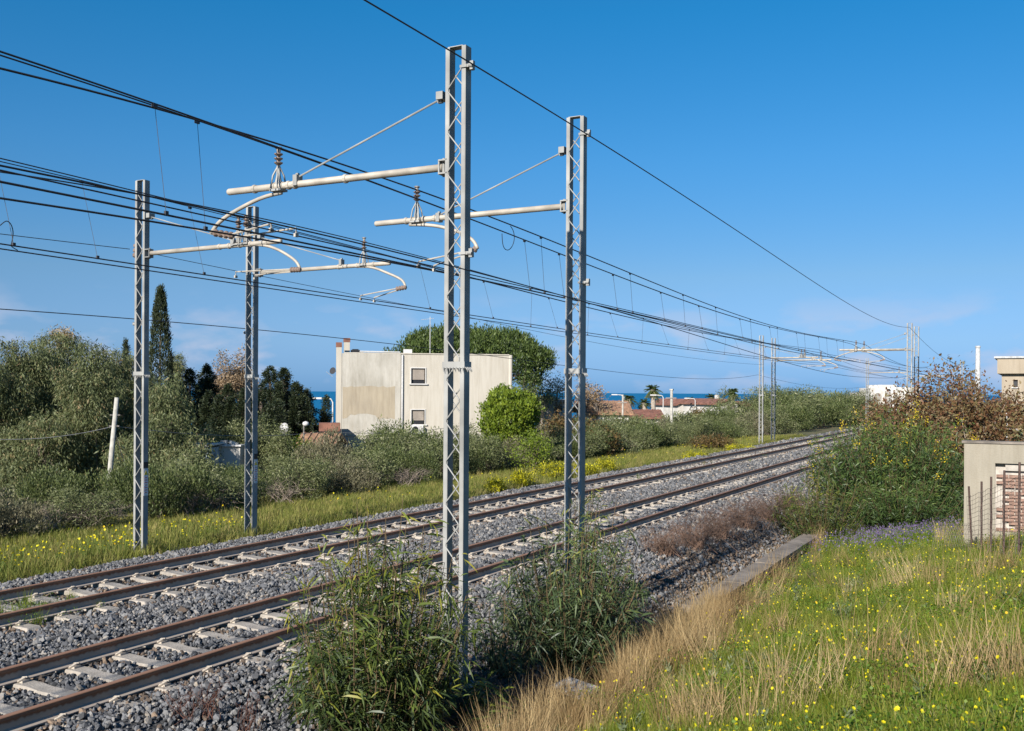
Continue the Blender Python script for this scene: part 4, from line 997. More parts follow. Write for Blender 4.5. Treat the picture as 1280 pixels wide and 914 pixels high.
for wv in (W1, W2):
    wo = empty('tmp', (0, 0, 0)); bpy.data.objects.remove(wo)
    fr = MB(); xa, xb, za, zb_ = wv
    for q in (xa, xb): fr.box((q + (.025 if q == xa else -.025), -.02, (za + zb_) / 2), (.05, .06, zb_ - za))
    fr.box(((xa + xb) / 2, -.02, zb_ - .025), (xb - xa - .1, .06, .05))
    f_ = fr.build('window', mframe, house)
    MB().box(((xa + xb) / 2, -.03, za - .04), (xb - xa + .2, .18, .07)).build('sill', mframe, f_)
    sh = MB(); nsl = 9; z_ = zb_ - .1; hh = (zb_ - za - .35) / nsl
    for k in range(nsl): sh.box(((xa + xb) / 2, .10, z_ - hh * (k + .5)), (xb - xa - .2, .03, hh * .93))
    sh.build('roller_shutter', mshut, f_); MB().box(((xa + xb) / 2, .15, za + .18), (xb - xa - .2, .02, .36)).build('pane', mdark, f_)
ac = tag(empty('air_conditioner', (0, 0, 0)), 'white air conditioner under the lower window of the house', 'air conditioner')
ac.location = house.location; ac.rotation_euler = house.rotation_euler
cxa, cza = hx(519), hz(519, 537)
MB().box((cxa, -.22, cza), (.80, .32, .55)).build('casing', mframe, ac)
MB().lathe((cxa - .12, -.385, cza), (cxa - .12, -.40, cza), [(0, .22), (1, .20)], 20).build('fan_grille', mdark, ac)
for q in (-.3, .3): MB().box((cxa + q, -.16, cza - .30), (.04, .32, .04)).build('bracket', mpipe, ac)
# roof things
def rooft(name, lab, cat): o = empty(name, (0, 0, 0), 0, lab, cat); o.location = house.location; o.rotation_euler = house.rotation_euler; return o
an = rooft('tv_antenna', 'thin television antenna on the roof of the house', 'antenna'); ax_ = hx(540)
MB().tube([(ax_, 2.2, top - .3), (ax_, 2.2, hz(540, 393))], .025, 6).build('pole', mpipe, an)
bm_ = MB().tube([(ax_ - .6, 2.2, hz(540, 397)), (ax_ + .25, 2.2, hz(540, 395))], .012, 5); bm_.build('boom', mpipe, an)
for k in range(6): MB().tube([(ax_ - .55 + k * .14, 1.9, hz(540, 397) + k * .02), (ax_ - .55 + k * .14, 2.5, hz(540, 397) + k * .02)], .008, 4).build('element', mpipe, an)
wt = rooft('roof_tank', 'small dark tank box beside the chimney on the house roof', 'tank'); MB().box((hx(444), 1.2, top + .12), (.6, .6, .3)).box((hx(444), 1.2, top + .3), (.4, .4, .06)).build('tank_body', mdark, wt)
rb = rooft('roof_unit', 'small white cooling unit standing on the roof edge of the house', 'cooling unit'); MB().box((hx(509), .9, top + .2), (.55, .4, .3)).build('casing', mframe, rb); MB().box((hx(509), .9, top + .02), (.7, .5, .06)).build('stand', mpipe, rb)
rs = rooft('roof_board', 'long white board lying on the roof of the house', 'board'); MB().box((hx(474), .9, top + .17), (hx(500) - hx(450), .5, .06), ry=R(.6)).build('panel', mframe, rs); MB().box((hx(452), .9, top + .08), (.2, .4, .1)).box((hx(497), .9, top + .08), (.2, .4, .08)).build('support', mconc2, rs)
ds = rooft('satellite_dish', 'dark satellite dish on the left edge of the house', 'satellite dish'); zd = hz(419, 464)
MB().lathe((-.15, .4, zd), (-.22, .3, zd + .03), [(0, .02), (.3, .12), (.7, .2), (1, .23)], 16).build('dish', mdark, ds); MB().tube([(.02, .45, zd), (-.15, .4, zd)], .025, 6).tube([(-.22, .3, zd - .35), (-.62, .1, zd - .05)], .015, 5).build('arm', mframe, ds)
# terrace beside the house
tr_ = atD(412, 545, 62); tb = empty('terrace', (tr_[0], tr_[1], gz(tr_[0], tr_[1])), hrz, 'reddish terrace hut with flower pot left of the house', 'terrace')
zt_ = ztop(412, 527, 62) - tb.location.z
MB().box((0, .6, zt_ / 2 - .3), (1.1, 1.2, zt_ - .6)).build('wall', mtileb, tb); MB().box((0, .5, zt_ - .35), (1.3, 1.5, .5)).build('roof', mtile, tb)
for q in (-.5, 0, .5): MB().tube([(q, -.05, .1), (q, -.05, zt_ - .6)], .03, 5).build('rail_post', mtile, tb)

# ---- other buildings
def small_house(lab, px0, px1, yw, yr, D, rm, wm, wins=(), gable='side', depth=7, rot=0, name='villa', door=None, chim=False):
    A = gp(px0, D); w_ = (px1 - px0) * D / F; zb0 = A[2] - 1
    o = empty(name, (A[0], A[1], zb0), TH + rot, lab, 'house')
    hwall = ztop(px0, yw, D) - zb0; hr = ztop(px0, yr, D) - zb0
    holes = []
    for (xa, xb, ya, yb) in wins: holes.append(((xa - px0) * D / F, (xb - px0) * D / F, ztop(xa, yb, D) - zb0, ztop(xa, ya, D) - zb0))
    holed_wall(0, w_, 0, hwall, holes, 0, .25).build('front_wall', wm, o)
    MB().box((w_ / 2, depth / 2 + .2, hwall / 2 - .02), (w_ - .04, depth - .3, hwall - .04)).build('body', wm, o)
    for h_ in holes:
        q = MB().box(((h_[0] + h_[1]) / 2, .16, (h_[2] + h_[3]) / 2), (h_[1] - h_[0] - .02, .04, h_[3] - h_[2] - .02)).build('window', mdark, o)
        MB().box(((h_[0] + h_[1]) / 2, -.03, h_[2] - .03), (h_[1] - h_[0] + .15, .12, .06)).build('sill', mframe, q)
    ov = .45
    if gable == 'flat':
        MB().box((w_ / 2, depth / 2, hwall + .12), (w_ + .3, depth + .3, .24)).build('cornice', wm, o)
    elif gable == 'side':   # ridge parallel to the front
        m = MB(); t_ = .14
        pf = [(-ov, hwall - .12), (depth / 2, hr), (depth + ov, hwall - .12)]
        v = []
        for x in (-ov, w_ + ov):
            for y_, z_ in pf: v.append((x, y_, z_)); 
            for y_, z_ in pf: v.append((x, y_, z_ + t_))
        f = [(3, 9, 10, 4), (4, 10, 11, 5), (0, 1, 7, 6), (1, 2, 8, 7), (0, 6, 9, 3), (2, 5, 11, 8), (0, 3, 4, 1), (1, 4, 5, 2), (6, 7, 10, 9), (7, 8, 11, 10)]
        rf = m.add(v, f).build('roof', rm, o)
        gm_ = MB().add([(0.01, 0, hwall), (.01, depth, hwall), (.01, depth / 2, hr - .05), (w_ - .01, 0, hwall), (w_ - .01, depth, hwall), (w_ - .01, depth / 2, hr - .05)], [(0, 1, 2), (3, 5, 4), (0, 2, 5, 3), (1, 4, 5, 2)]).build('gable', wm, o)
        # rows of tiles
        rows = MB(); nr = max(6, int(w_ / .45))
        for k in range(nr):
            x = -ov + (w_ + 2 * ov) * (k + .5) / nr
            rows.tube([(x, -ov, hwall - .12 + t_), (x, depth / 2, hr + t_)], .07, 5)
        rows.build('tile_rows', rm, rf)
    else:                   # gable end faces the viewer
        m = MB(); t_ = .16; pf = [(-ov, hwall - .15), (w_ / 2, hr), (w_ + ov, hwall - .15)]; v = []
        for y_ in (-ov, depth):
            for x, z_ in pf: v.append((x, y_, z_))
            for x, z_ in pf: v.append((x, y_, z_ + t_))
        f = [(3, 4, 10, 9), (4, 5, 11, 10), (0, 6, 7, 1), (1, 7, 8, 2), (0, 3, 9, 6), (2, 8, 11, 5), (0, 1, 4, 3), (1, 2, 5, 4), (6, 9, 10, 7), (7, 10, 11, 8)]
        m.add(v, f).build('roof', rm, o)
        MB().add([(0, .01, hwall), (w_, .01, hwall), (w_ / 2, .01, hr - .03), (0, depth - .1, hwall), (w_, depth - .1, hwall), (w_ / 2, depth - .1, hr - .03)], [(0, 1, 2), (3, 5, 4), (0, 2, 5, 3), (1, 4, 5, 2)]).build('gable', wm, o)
    if chim:
        c_ = MB().box((w_ * .7, depth * .4, hr + .1), (.5, .5, 1.2)).build('chimney', wm, o)
    return o
mtanw = bpy.data.materials.new('tan_render'); mtanw.use_nodes = True; stucco(mtanw, (.36, .30, .22), (.29, .24, .18), .8, .45)
mgrey = mat('grey_wall', (.24, .22, .19), .9, .25, 1.5)
small_house('grey unfinished building right of the round tree', 671, 692, 499, 497, 90, mgrey, mgrey, [(675, 680, 505, 516)], 'flat')
small_house('narrow white wall building left of the second near mast', 692, 712, 503, 500, 95, mwhite, mwhite, [(699, 703, 507, 514)], 'flat')
small_house('low house with broad weathered tile roof right of the second near mast', 728, 786, 517, 503, 95, mtileb, mwhite, [(740, 746, 519, 524)], 'side', 9)
small_house('low house with red tiled eaves and white arches below the palm', 788, 826, 522, 514, 105, mtile, mwhite, [(809, 813, 523, 528), (816, 820, 523, 528)], 'side', 6)
small_house('cream gabled villa with red roof edge left of the brown shrub', 847, 869, 506, 500, 150, mtile, mwhite, [(856, 859, 508, 511)], 'gable', 9, rot=.3)
small_house('pinkish villa half hidden behind brown shrubs', 886, 900, 507, 501, 150, mtileb, mwhite, [(890, 893, 508, 513)], 'side', 8)
small_house('white villa with red tiled roof by the tall palm', 899, 926, 505, 500, 140, mtile, mwhite, [(915, 918, 507, 512)], 'gable', 10, rot=.35, chim=True)
small_house('low white annex with red roof right of the palm', 926, 938, 507, 503, 142, mtile, mwhite, [(929, 933, 508, 513)], 'side', 8)
small_house('beige flat-roofed building at the right edge', 1252, 1330, 466, 452, 52, mtanw, mtanw, [(1265, 1270, 475, 484)], 'flat', 8, rot=-.49)
bpy.data.objects['villa.008'].name = 'beige_building'
bb = bpy.data.objects['beige_building']; bzb = bb.location.z
MB().box((1.6, 3.6, ztop(1255, 457, 52) - bzb), (3.6, 7.8, .85)).build('attic_storey', mtanw, bb)
MB().box((1.6, 3.6, ztop(1255, 447, 52) - bzb), (3.9, 8.0, .10)).build('roof_slab', mconc2, bb)
# white villa complex on the horizon
D = 260; A = gp(1060, D); vz = A[2] - 2
wv = empty('white_villas', (A[0], A[1], vz), TH, 'cluster of white arched villas on the horizon behind the far masts', 'villa')
def vb(px0, px1, yt, dpt=8, y0=0, arch=()):
    xa, xb = (px0 - 1060) * D / F, (px1 - 1060) * D / F; zt = ztop(px0, yt, D) - vz
    o = MB().box(((xa + xb) / 2, y0 + dpt / 2, zt / 2), (xb - xa, dpt, zt)).build('block', mwhite, wv)
    for (ca, wa, ya, yb) in arch:
        c = (ca - 1060) * D / F; r_ = wa * D / F / 2; z0 = ztop(ca, yb, D) - vz; z1 = ztop(ca, ya, D) - vz
        pts = [(c - r_, z0)] + [(c - r_ * math.cos(t), z1 - r_ + r_ * math.sin(t)) for t in np.linspace(0, math.pi, 9)] + [(c + r_, z0)]
        MB().extrude(pts, y0 - .12, y0 + .05).build('archway', mdark if wa < 7 else mgrey, o)
vb(1075, 1090, 491, arch=[(1082, 4, 494, 499)]); vb(1089, 1108, 485, y0=1, arch=[(1099, 9, 491, 501)]); vb(1104, 1128, 481, y0=4, arch=[(1118, 5, 486, 491)]); vb(1110, 1140, 489, y0=-2, arch=[(1117, 8, 493, 502), (1130, 5, 494, 502)]); vb(1126, 1160, 484, y0=5, arch=[(1133, 3, 488, 492)])
for q, (c, yt) in enumerate(((1094, 482), (1100, 482))): MB().lathe(((c - 1060) * D / F, 3, ztop(c, 486, D) - vz), ((c - 1060) * D / F, 3, ztop(c, yt - 1, D) - vz), [(0, .9), (.4, .85), (.75, .55), (1, .05)], 12).build('dome', mwhite, wv)
b = gp(1222, 95)
ch = empty('chimney_mast', tuple(b), 0, 'tall thin pale chimney mast above the russet trees', 'chimney'); zc = ztop(1222, 434, 95) - b[2]
MB().tube([(0, 0, -.5), (0, 0, zc * .6), (0, 0, zc)], [.36, .24, .19], 12).build('shaft', mconc2, ch, smooth=True); MB().lathe((0, 0, zc - .1), (0, 0, zc + .12), [(0, .2), (.3, .24), (1, .22)], 12).build('rim', mconc2, ch)

# ---- poles, lamps, shed, dish
mwood = mat('weathered_pole', (.40, .38, .33), .9, .25, 6, bump=.4)
b = gp(134, 33); zt_ = ztop(146, 497, 33) - b[2]; tx = (146 - 134) * 33 / F
po = empty('utility_pole', tuple(b), 0, 'leaning pale wooden utility pole in the hedge at left', 'pole')
tvec = np.array([math.cos(TH) * tx, math.sin(TH) * tx, zt_])
MB().tube([(0, 0, -.3), tuple(tvec * .5), tuple(tvec)], [.095, .085, .07], 10).build('post', mwood, po, smooth=True)
for f in (.84, .74): MB().tube([tuple(tvec * f - RIGHT * .17), tuple(tvec * f + RIGHT * .17)], .02, 5).build('crossbar', mdk, po)
MB().tube([tuple(tvec * .72), (.9, .5, 0)], .012, 4).build('guy_wire', mwire, po)
tp = np.array(po.location) + tvec * .74
def cable(lab, P, r=.011):
    A = [np.array(q, float) for q in P]; pts = []
    for a_, b_ in zip(A[:-1], A[1:]):
        for f in np.linspace(0, 1, 12): pts.append(a_ + (b_ - a_) * f - np.array([0, 0, 4 * .25 * f * (1 - f)]))
    tag(MB().tube(pts, r, 4).build('telephone_cable', mat('cable_grey', (.16, .16, .16), .7), None), lab, 'cable', 'telephone cables')
cable('telephone cable sagging from the left edge to the leaning pole', [atD(-60, 545, 31), tp])
cable('telephone cable running from the leaning pole past the house front', [tp, atD(403, 540, 46), atD(600, 528, 52)])
def pole(px, yt, yb, D, wpx, lab, m, name='concrete_pole'):
    b = gp(px, D); z1 = ztop(px, yt, D) - b[2]; r = wpx * D / F / 2
    o = empty(name, tuple(b), 0, lab, 'pole'); MB().tube([(0, 0, -.3), (0, 0, z1)], [r * 1.2, r], 8).build('post', m, o)
    MB().box((0, 0, z1 + .05), (r * 2.4, r * 2.4, .12)).build('cap', m, o); MB().box((0, -.1, z1 * .85), (.9, .08, .08)).build('crossarm', mdk, o); return o
pole(839.5, 488, 530, 80, 3.4, 'stout concrete pole left of the cream gabled villa', mwood)
pole(778.5, 495, 525, 90, 2.2, 'thin pale pole in front of the tiled roof', mwood)
pole(1259, 520, 535, 36, 2, 'small pale post with a flat bar among the bushes at right', mframe)
def lamp(px, yt, D, side, lab):
    b = gp(px, D); z1 = ztop(px, yt, D) - b[2]; o = empty('street_lamp', tuple(b), TH, lab, 'street lamp')
    MB().tube([(0, 0, -.5), (0, 0, z1 * .5), (0, 0, z1 - .3), (side * .15, 0, z1 - .05), (side * .9, 0, z1)], [.09, .07, .055, .05, .04], 7).build('post', mframe, o, smooth=True)
    MB().box((side * 1.2, 0, z1), (.75, .28, .13)).build('lantern', mframe, o)
lamp(416, 498, 75, -1, 'white street lamp at the left of the house against the sea')
lamp(829, 494, 120, -1, 'grey street lamp right of the tallest palm')
lamp(780, 493.5, 125, -1, 'street lamp above the weathered tile roof')
lamp(869, 498, 145, -1, 'street lamp at the cream gabled villa')
b = gp(380, 50); o = empty('globe_lamp', tuple(b), 0, 'garden lamp with pale globe beside the conifers', 'lamp'); z1 = ztop(380, 531, 50) - b[2]
MB().tube([(0, 0, -.2), (0, 0, z1)], .035, 6).build('post', mdk, o); MB().lathe((.12, 0, z1 - .08), (.12, 0, z1 + .18), [(0, .03), (.2, .14), (.5, .17), (.8, .14), (1, .02)], 12).build('globe', mframe, o, smooth=True)
b = gp(357, 48); o = empty('satellite_dish', tuple(b), TH + .5, 'white satellite dish standing above the garden bush', 'satellite dish'); z1 = ztop(357, 536, 48) - b[2]
MB().tube([(0, 0, -.2), (0, .05, z1)], .04, 6).build('post', mdk, o); MB().lathe((0, 0, z1), (-.09, -.06, z1 + .02), [(0, .03), (.3, .16), (.7, .24), (1, .27)], 18).build('dish', mframe, o, smooth=True); MB().tube([(0, -.1, z1 - .5), (-.2, -.5, z1 + .02)], .02, 5).build('arm', mdk, o)
mblue = mat('bluish_sheet', (.34, .40, .44), .7, .3, 3)
b = gp(226, 44); o = empty('shed', tuple(b), TH, 'bluish sheet-metal shed behind the hedge', 'shed'); z1 = ztop(240, 558, 44) - b[2]; w_ = 34 * 44 / F
for k in range(8): MB().box((w_ * (k + .5) / 8, (k % 2) * .02, z1 / 2), (w_ / 8 - .006, .04, z1)).build('panel', mblue, o)
MB().box((w_ / 2, 1.2, z1 / 2 - .05), (w_ - .05, 2.2, z1 - .1)).build('body', mblue, o); MB().box((w_ / 2, 1.1, z1 + .04), (w_ + .2, 2.6, .07)).build('roof', mframe, o)
b = gp(268, 46); o = empty('hut', tuple(b), TH, 'low pale hut with clutter on its flat roof behind the hedge', 'hut'); z1 = ztop(285, 557, 46) - b[2]
MB().box((.6, .5, z1 / 2), (1.2, 1.0, z1 - .06)).build('wall', mwhite, o); MB().box((.6, .45, z1), (1.35, 1.2, .07)).build('roof', mframe, o)
MB().box((.35, .4, z1 + .13), (.3, .3, .18)).box((.8, .4, z1 + .10), (.4, .25, .12), ry=.3).build('clutter', mwhite, o)
small_house('low outbuilding with dark red roof left of the house', 378, 410, 558, 546, 58, mtileb, mtileb, [], 'side', 4, name='outbuilding')

# ---- palms
def palm(px, yt, D, rpx, lab, trunkw=.28):
    b = gp(px, D); h = ztop(px, yt, D) - b[2]; r = rpx * D / F; hc = h - r * .75
    root = empty('palm_tree', tuple(b), 0, lab, 'palm', 'palms by the sea')
    MB().tube([(0, 0, -.5), (.1, 0, hc * .5), (0, 0, hc)], [trunkw * 1.2, trunkw, trunkw * 1.2], 9).build('trunk', mbark_pale, root, smooth=True)
    parts = []
    for k in range(46):
        a = rng.random() * 6.28; el = rng.uniform(-.9, 1.25); Lf = r * rng.uniform(.8, 1.1)
        d0 = np.array([math.cos(a) * math.cos(el), math.sin(a) * math.cos(el), math.sin(el)])
        s = np.linspace(.1, 1, 12)[:, None]; rach = np.array([0, 0, hc]) + d0 * s * Lf - np.array([0, 0, 1]) * (s ** 2) * Lf * .45
        side = unit(np.cross(d0, [0, 0, 1])); P = np.repeat(rach, 4, 0); sg = np.tile([1, -1, .6, -.6], 12)[:, None]
        Dv = side * sg + d0 * .6 - np.array([0, 0, .35]) + rdir(48) * .15
        parts.append(leafgeo(P, Dv, Lf * .33, Lf * .055, np.clip(rng.normal(.45 - .35 * min(el, .6) , .12, 48), 0, 1)))
    V, Fc, t = merge(parts); link('crown', npmesh('crown', V, Fc, m_palm, t), root)
palm(816, 479, 125, 11, 'tallest palm against the sea, right of the thin pale pole'); palm(786, 492, 118, 9, 'palm behind the street lamp above the weathered roof'); palm(805, 497, 120, 9, 'small palm leaning at the left of the tallest palm')
palm(915, 484, 135, 10, 'broad palm behind the white red-roofed villa'); palm(889, 491, 150, 8, 'palm behind the pinkish villa'); palm(862, 495, 160, 7, 'small palm behind the cream gabled villa'); palm(946, 494, 120, 11, 'low dark palm left of the distant verge masts')
# breakwater line beyond
D = 900; A = atD(890, 494, D)
bwk = MB()
for k in range(26): bwk.box((k * 9 + random.uniform(-1, 1), random.uniform(-2, 2), 1.2), (8.5, 7, random.uniform(4.0, 6.2)), rz=random.uniform(-.1, .1))
o = bwk.build('breakwater', mwhite, None, loc=(A[0], A[1], SEA_Z)); o.rotation_euler = (0, 0, TH); tag(o, 'pale breakwater lying on the sea at the horizon', 'breakwater')

# ------------------------------------------------------------------ wall and fence at right
WD = 22.0; A = atD(1205, 600, WD); zg = gz(A[0], A[1]) - .1; ang = TH - math.atan((1205 - 640) / F) - R(2)
mwl = bpy.data.materials.new('grey_render_wall'); mwl.use_nodes = True; stucco(mwl, (.30, .265, .205), (.24, .215, .165), 1.2, .45)
cw = empty('concrete_wall', (A[0], A[1], zg), ang, 'grey-beige rendered wall with exposed brick patch at right', 'wall')
zt_ = ztop(1205, 553.5, WD) - zg
kx = WD / F
bo_ = (35 * kx, 4.2, .5, ztop(1240, 578, WD) - zg)
holed_wall(0, 5.0, 0, zt_, [bo_], 0, .3).build('render_wall', mwl, cw)
MB().box((2.5, .15, zt_ + .02), (5.1, .36, .05)).build('coping', mconc, cw)
mbr = mat('orange_brick', (.22, .135, .10), .9, .4, 5, bump=.4); mmor = mat('pale_mortar', (.40, .36, .31), .95, .2, 8)
MB().box(((bo_[0] + bo_[1]) / 2, .22, (bo_[2] + bo_[3]) / 2), (bo_[1] - bo_[0], .1, bo_[3] - bo_[2])).build('mortar_backing', mmor, cw)
bme = bpy.data.meshes.new('brick'); t_ = MB().box((0, 0, 0), (.235, .1, .058)); bme.from_pydata(t_.v, [], t_.f); bme.materials.append(mbr)
z_ = bo_[2] + .04; row = 0
while z_ < bo_[3] - .22:
    x = bo_[0] + .14 + (row % 2) * .12
    while x < min(bo_[1] - .12, bo_[0] + 2.2):
        if random.random() < (.8 if x > bo_[0] + .3 else .5): link('brick', bme, cw, (x, .135 + random.uniform(-.012, .012), z_))
        x += .25
    z_ += .073; row += 1
MB().box(((bo_[0] + 2.2) , .13, bo_[3] - .09), (4.0, .12, .14)).build('lintel', mmor, cw)
mrust = mat('rusty_stake', (.075, .045, .035), .8, .3, 20)
mgw = mat('mesh_wire', (.16, .13, .11), .6, .2)
fn = empty('wire_fence', tuple(gp(1245, 18)), 0, 'rusty stakes with sagging wire mesh before the rendered wall', 'fence')
fl = np.array(fn.location)
stk = []
for (xt, yt, xb, yb, D) in ((1211, 608, 1216, 668, 19.6), (1227, 602, 1227, 668, 19.0), (1239, 596, 1239, 670, 18.4), (1255.5, 588, 1254.5, 672, 17.6), (1274.5, 578, 1273.5, 674, 16.6), (1300, 566, 1299, 680, 15.6)):
    a_, b_ = atD(xt, yt, D) - fl, atD(xb, yb, D) - fl; b_[2] = gz(b_[0] + fl[0], b_[1] + fl[1]) - fl[2] - .1
    MB().tube([b_, a_], .019, 6).build('stake', mrust, fn); stk.append((b_, a_))
mg_ = MB()
for f in np.linspace(.06, .86, 15):
    pts = []
    for i in range(len(stk) - 1):
        for g in np.linspace(0, 1, 7)[:-1]:
            q = (stk[i][0] * (1 - f) + stk[i][1] * f) * (1 - g) + (stk[i + 1][0] * (1 - f) + stk[i + 1][1] * f) * g
            pts.append(q + FWD * (.12 + .22 * math.sin(g * 3.14) * (1 - f)) - np.array([0, 0, .04 * math.sin(3.14 * g)]))
    mg_.tube(pts, .0035, 3, caps=False)
for i in range(len(stk) - 1):
    for g in np.linspace(0, 1, 6)[:-1]:
        pts = [(stk[i][0] * (1 - f) + stk[i][1] * f) * (1 - g) + (stk[i + 1][0] * (1 - f) + stk[i + 1][1] * f) * g + FWD * (.12 + .22 * math.sin(g * 3.14) * (1 - f)) for f in np.linspace(.04, .86, 6)]
        mg_.tube(pts, .003, 3, caps=False)
mg_.build('wire_mesh', mgw, fn)
# loose coil of mesh at the left end
cc = atD(1195, 645, 20.5); cg = gz(cc[0], cc[1])
ro = empty('mesh_roll', (cc[0], cc[1], cg), TH, 'loose roll of rusty wire mesh left of the stakes', 'wire roll')
for nm, aa in (('hoop', np.linspace(-.34, .34, 15)), ):
    for y in aa: MB().tube([(y + .05 * math.sin(t * 2), .28 * math.cos(t), .36 + .36 * math.sin(t)) for t in np.linspace(0, 6.28, 20)], .0026, 3, caps=False).build('hoop', mgw, ro)
cr_ = MB()
for t in np.linspace(0, 6.28, 20)[:-1]: cr_.tube([(y + .05 * math.sin(t * 2), .28 * math.cos(t), .36 + .36 * math.sin(t)) for y in (-.34, 0, .34)], .0022, 3, caps=False)
cr_.build('cross_wires', mgw, ro)
# far-off ground bushes on the right so that the land closes the view
kk = 0
for px, py, D, wpx in ((1060, 497, 170, 90), (1085, 503, 120, 60), (1170, 500, 70, 90), (1235, 510, 60, 90), (1290, 515, 50, 80), (1120, 515, 62, 90)):
    roundtree('roadside_bush', px, py, D, wpx, '%s green bush from the left at the far right, behind the russet trees' % ORD[kk], m_oli, grp='bushes behind the russet trees', cl=380, per=9, Lg=.0015 * D + .07, Wd=.0006 * D + .025, base=0, clr=.18 + .001 * D, cat='bush'); kk += 1

# ------------------------------------------------------------------ grass, flowers, dry growth
def blades(n, h, spread, lean, wd, seed, curl=.35):
    r = np.random.default_rng(seed); a = r.random(n) * 6.28; rr = spread * np.sqrt(r.random(n)); hh = h * r.uniform(.5, 1.05, n)
    B = np.stack([np.cos(a) * rr, np.sin(a) * rr, np.zeros(n) - .02], 1); la = r.random(n) * 6.28; lm_ = lean * r.uniform(.2, 1.2, n)
    Ld = np.stack([np.cos(la), np.sin(la), np.zeros(n)], 1); S_ = np.stack([-np.sin(la + r.normal(0, .5, n)), np.cos(la), np.zeros(n)], 1)
    V = []
    for f, wk in ((0, 1), (.4, .9), (.75, .6), (1, 0)):
        c = B + Ld * (lm_ * hh * f ** 1.8)[:, None] + np.array([0, 0, 1]) * (hh * f * (1 - curl * lm_ * f * .5))[:, None]
        if wk: V += [c - S_ * wd * wk / 2, c + S_ * wd * wk / 2]
        else: V += [c]
    V = np.stack(V, 1).reshape(-1, 3); b = np.arange(n)[:, None] * 7
    T = np.concatenate([np.concatenate([b + i, b + j, b + k], 1) for i, j, k in ((0, 1, 3), (0, 3, 2), (2, 3, 5), (2, 5, 4), (4, 5, 6))])
    return V, T
def tuftmesh(nm, m, **kw):
    V, T = blades(**kw); return npmesh(nm, V, T, m)
g_green = instmat('grass_green', [(0, (.11, .16, .015)), (.45, (.22, .27, .026)), (.8, (.32, .33, .05)), (.93, (.40, .35, .11)), (1, (.50, .41, .19))], .6, .5)
g_olive = instmat('grass_verge', [(0, (.10, .13, .022)), (.5, (.21, .22, .042)), (1, (.34, .28, .10))], .7, .3)
g_dry = instmat('grass_dry', [(0, (.22, .14, .06)), (.5, (.38, .26, .12)), (1, (.52, .39, .20))], .75, .3)
g_leaf = instmat('clover_leaf', [(0, (.05, .10, .010)), (.6, (.11, .18, .016)), (1, (.17, .24, .026))], .55, .35)
PT_G = [tuftmesh('grass_tuft', g_green, n=34, h=.27, spread=.10, lean=.6, wd=.0055, seed=k) for k in range(5)]
PT_V = [tuftmesh('verge_tuft', g_olive, n=24, h=.24, spread=.14, lean=.6, wd=.010, seed=20 + k) for k in range(4)]
PT_D = [tuftmesh('dry_tuft', g_dry, n=44, h=.70, spread=.14, lean=.65, wd=.005, seed=40 + k) for k in range(4)]
def clover(seed):
    r = np.random.default_rng(seed); n = 40; a = r.random(n) * 6.28; rr = .16 * np.sqrt(r.random(n))
    P = np.stack([np.cos(a) * rr, np.sin(a) * rr, r.uniform(.04, .17, n)], 1); parts = []
    D = unit(np.stack([r.normal(size=n), r.normal(size=n), r.uniform(-.1, .5, n)], 1))
    V, Fc, t = leafgeo(P, D, r.uniform(.014, .026, n), .018, r.random(n)); return npmesh('clover', V, Fc, g_leaf)
PT_C = [clover(60 + k) for k in range(4)]
mfy = instmat('yellow_petal', [(0, (.62, .50, .01)), (.8, (.75, .66, .015)), (1, (.74, .42, .01))], .6, .3)
mstk = mat('flower_stem', (.09, .15, .02), .7)
def flower(seed, m, h=.3, rad=.012):
    r = np.random.default_rng(seed); mb_ = MB(); q = np.array([r.normal(0, .04), r.normal(0, .04), h])
    mb_.tube([(0, 0, 0), q * .5, q], .0018, 3, caps=False)
    nst = len(mb_.f); tl = unit(r.normal(size=3) * .5 + np.array([0, -.5, .7])); u = unit(np.cross(tl, [1, 0, 0])); v = np.cross(tl, u)
    for k in range(6):
        a = k * 6.283 / 6; d = math.cos(a) * u + math.sin(a) * v; s_ = -math.sin(a) * u + math.cos(a) * v
        mb_.add([q, q + d * rad * .7 + s_ * rad * .45 + tl * rad * .2, q + d * rad * 1.15 + tl * rad * .25, q + d * rad * .7 - s_ * rad * .45 + tl * rad * .2], [(0, 1, 2, 3)])
    me = bpy.data.meshes.new('flower'); me.from_pydata(mb_.v, [], mb_.f); me.materials.append(m); me.materials.append(mstk)
    mi = np.zeros(len(mb_.f), np.int32); mi[:nst] = 1; me.polygons.foreach_set('material_index', mi); return me
PT_F = [flower(80 + k, mfy, h=.24 + .05 * k) for k in range(4)]
PT_FV = [flower(90 + k, mfy, h=.30 + .05 * k, rad=.019) for k in range(3)]
mpur = instmat('purple_petal', [(0, (.10, .07, .15)), (1, (.20, .15, .27))], .7, .3)
PT_P = [flower(95 + k, mpur, h=.22 + .04 * k, rad=.016) for k in range(3)]
def sow(n, xr, yr, dfall=8.0, zf=None):
    X = rng.uniform(*xr, n * 4); Y = rng.uniform(*yr, n * 4)
    D = X * FWD[0] + Y * FWD[1]; Rr = X * RIGHT[0] + Y * RIGHT[1]
    vis = (D > 2.5) & (np.abs(Rr / np.maximum(D, .1)) < .62)
    pr = 1 / (1 + (D / dfall) ** 2)
    ok = vis & (rng.random(n * 4) < pr * 1.6)
    X, Y = X[ok][:n], Y[ok][:n]; return X, Y
def lumps(X, Y, f=1.0, ph=0): return .5 + .25 * (np.sin(X * 1.7 * f + ph) * np.sin(Y * 1.1 * f + 1.3 * ph) + np.sin(X * .9 * f + Y * 1.9 * f + ph * 2))
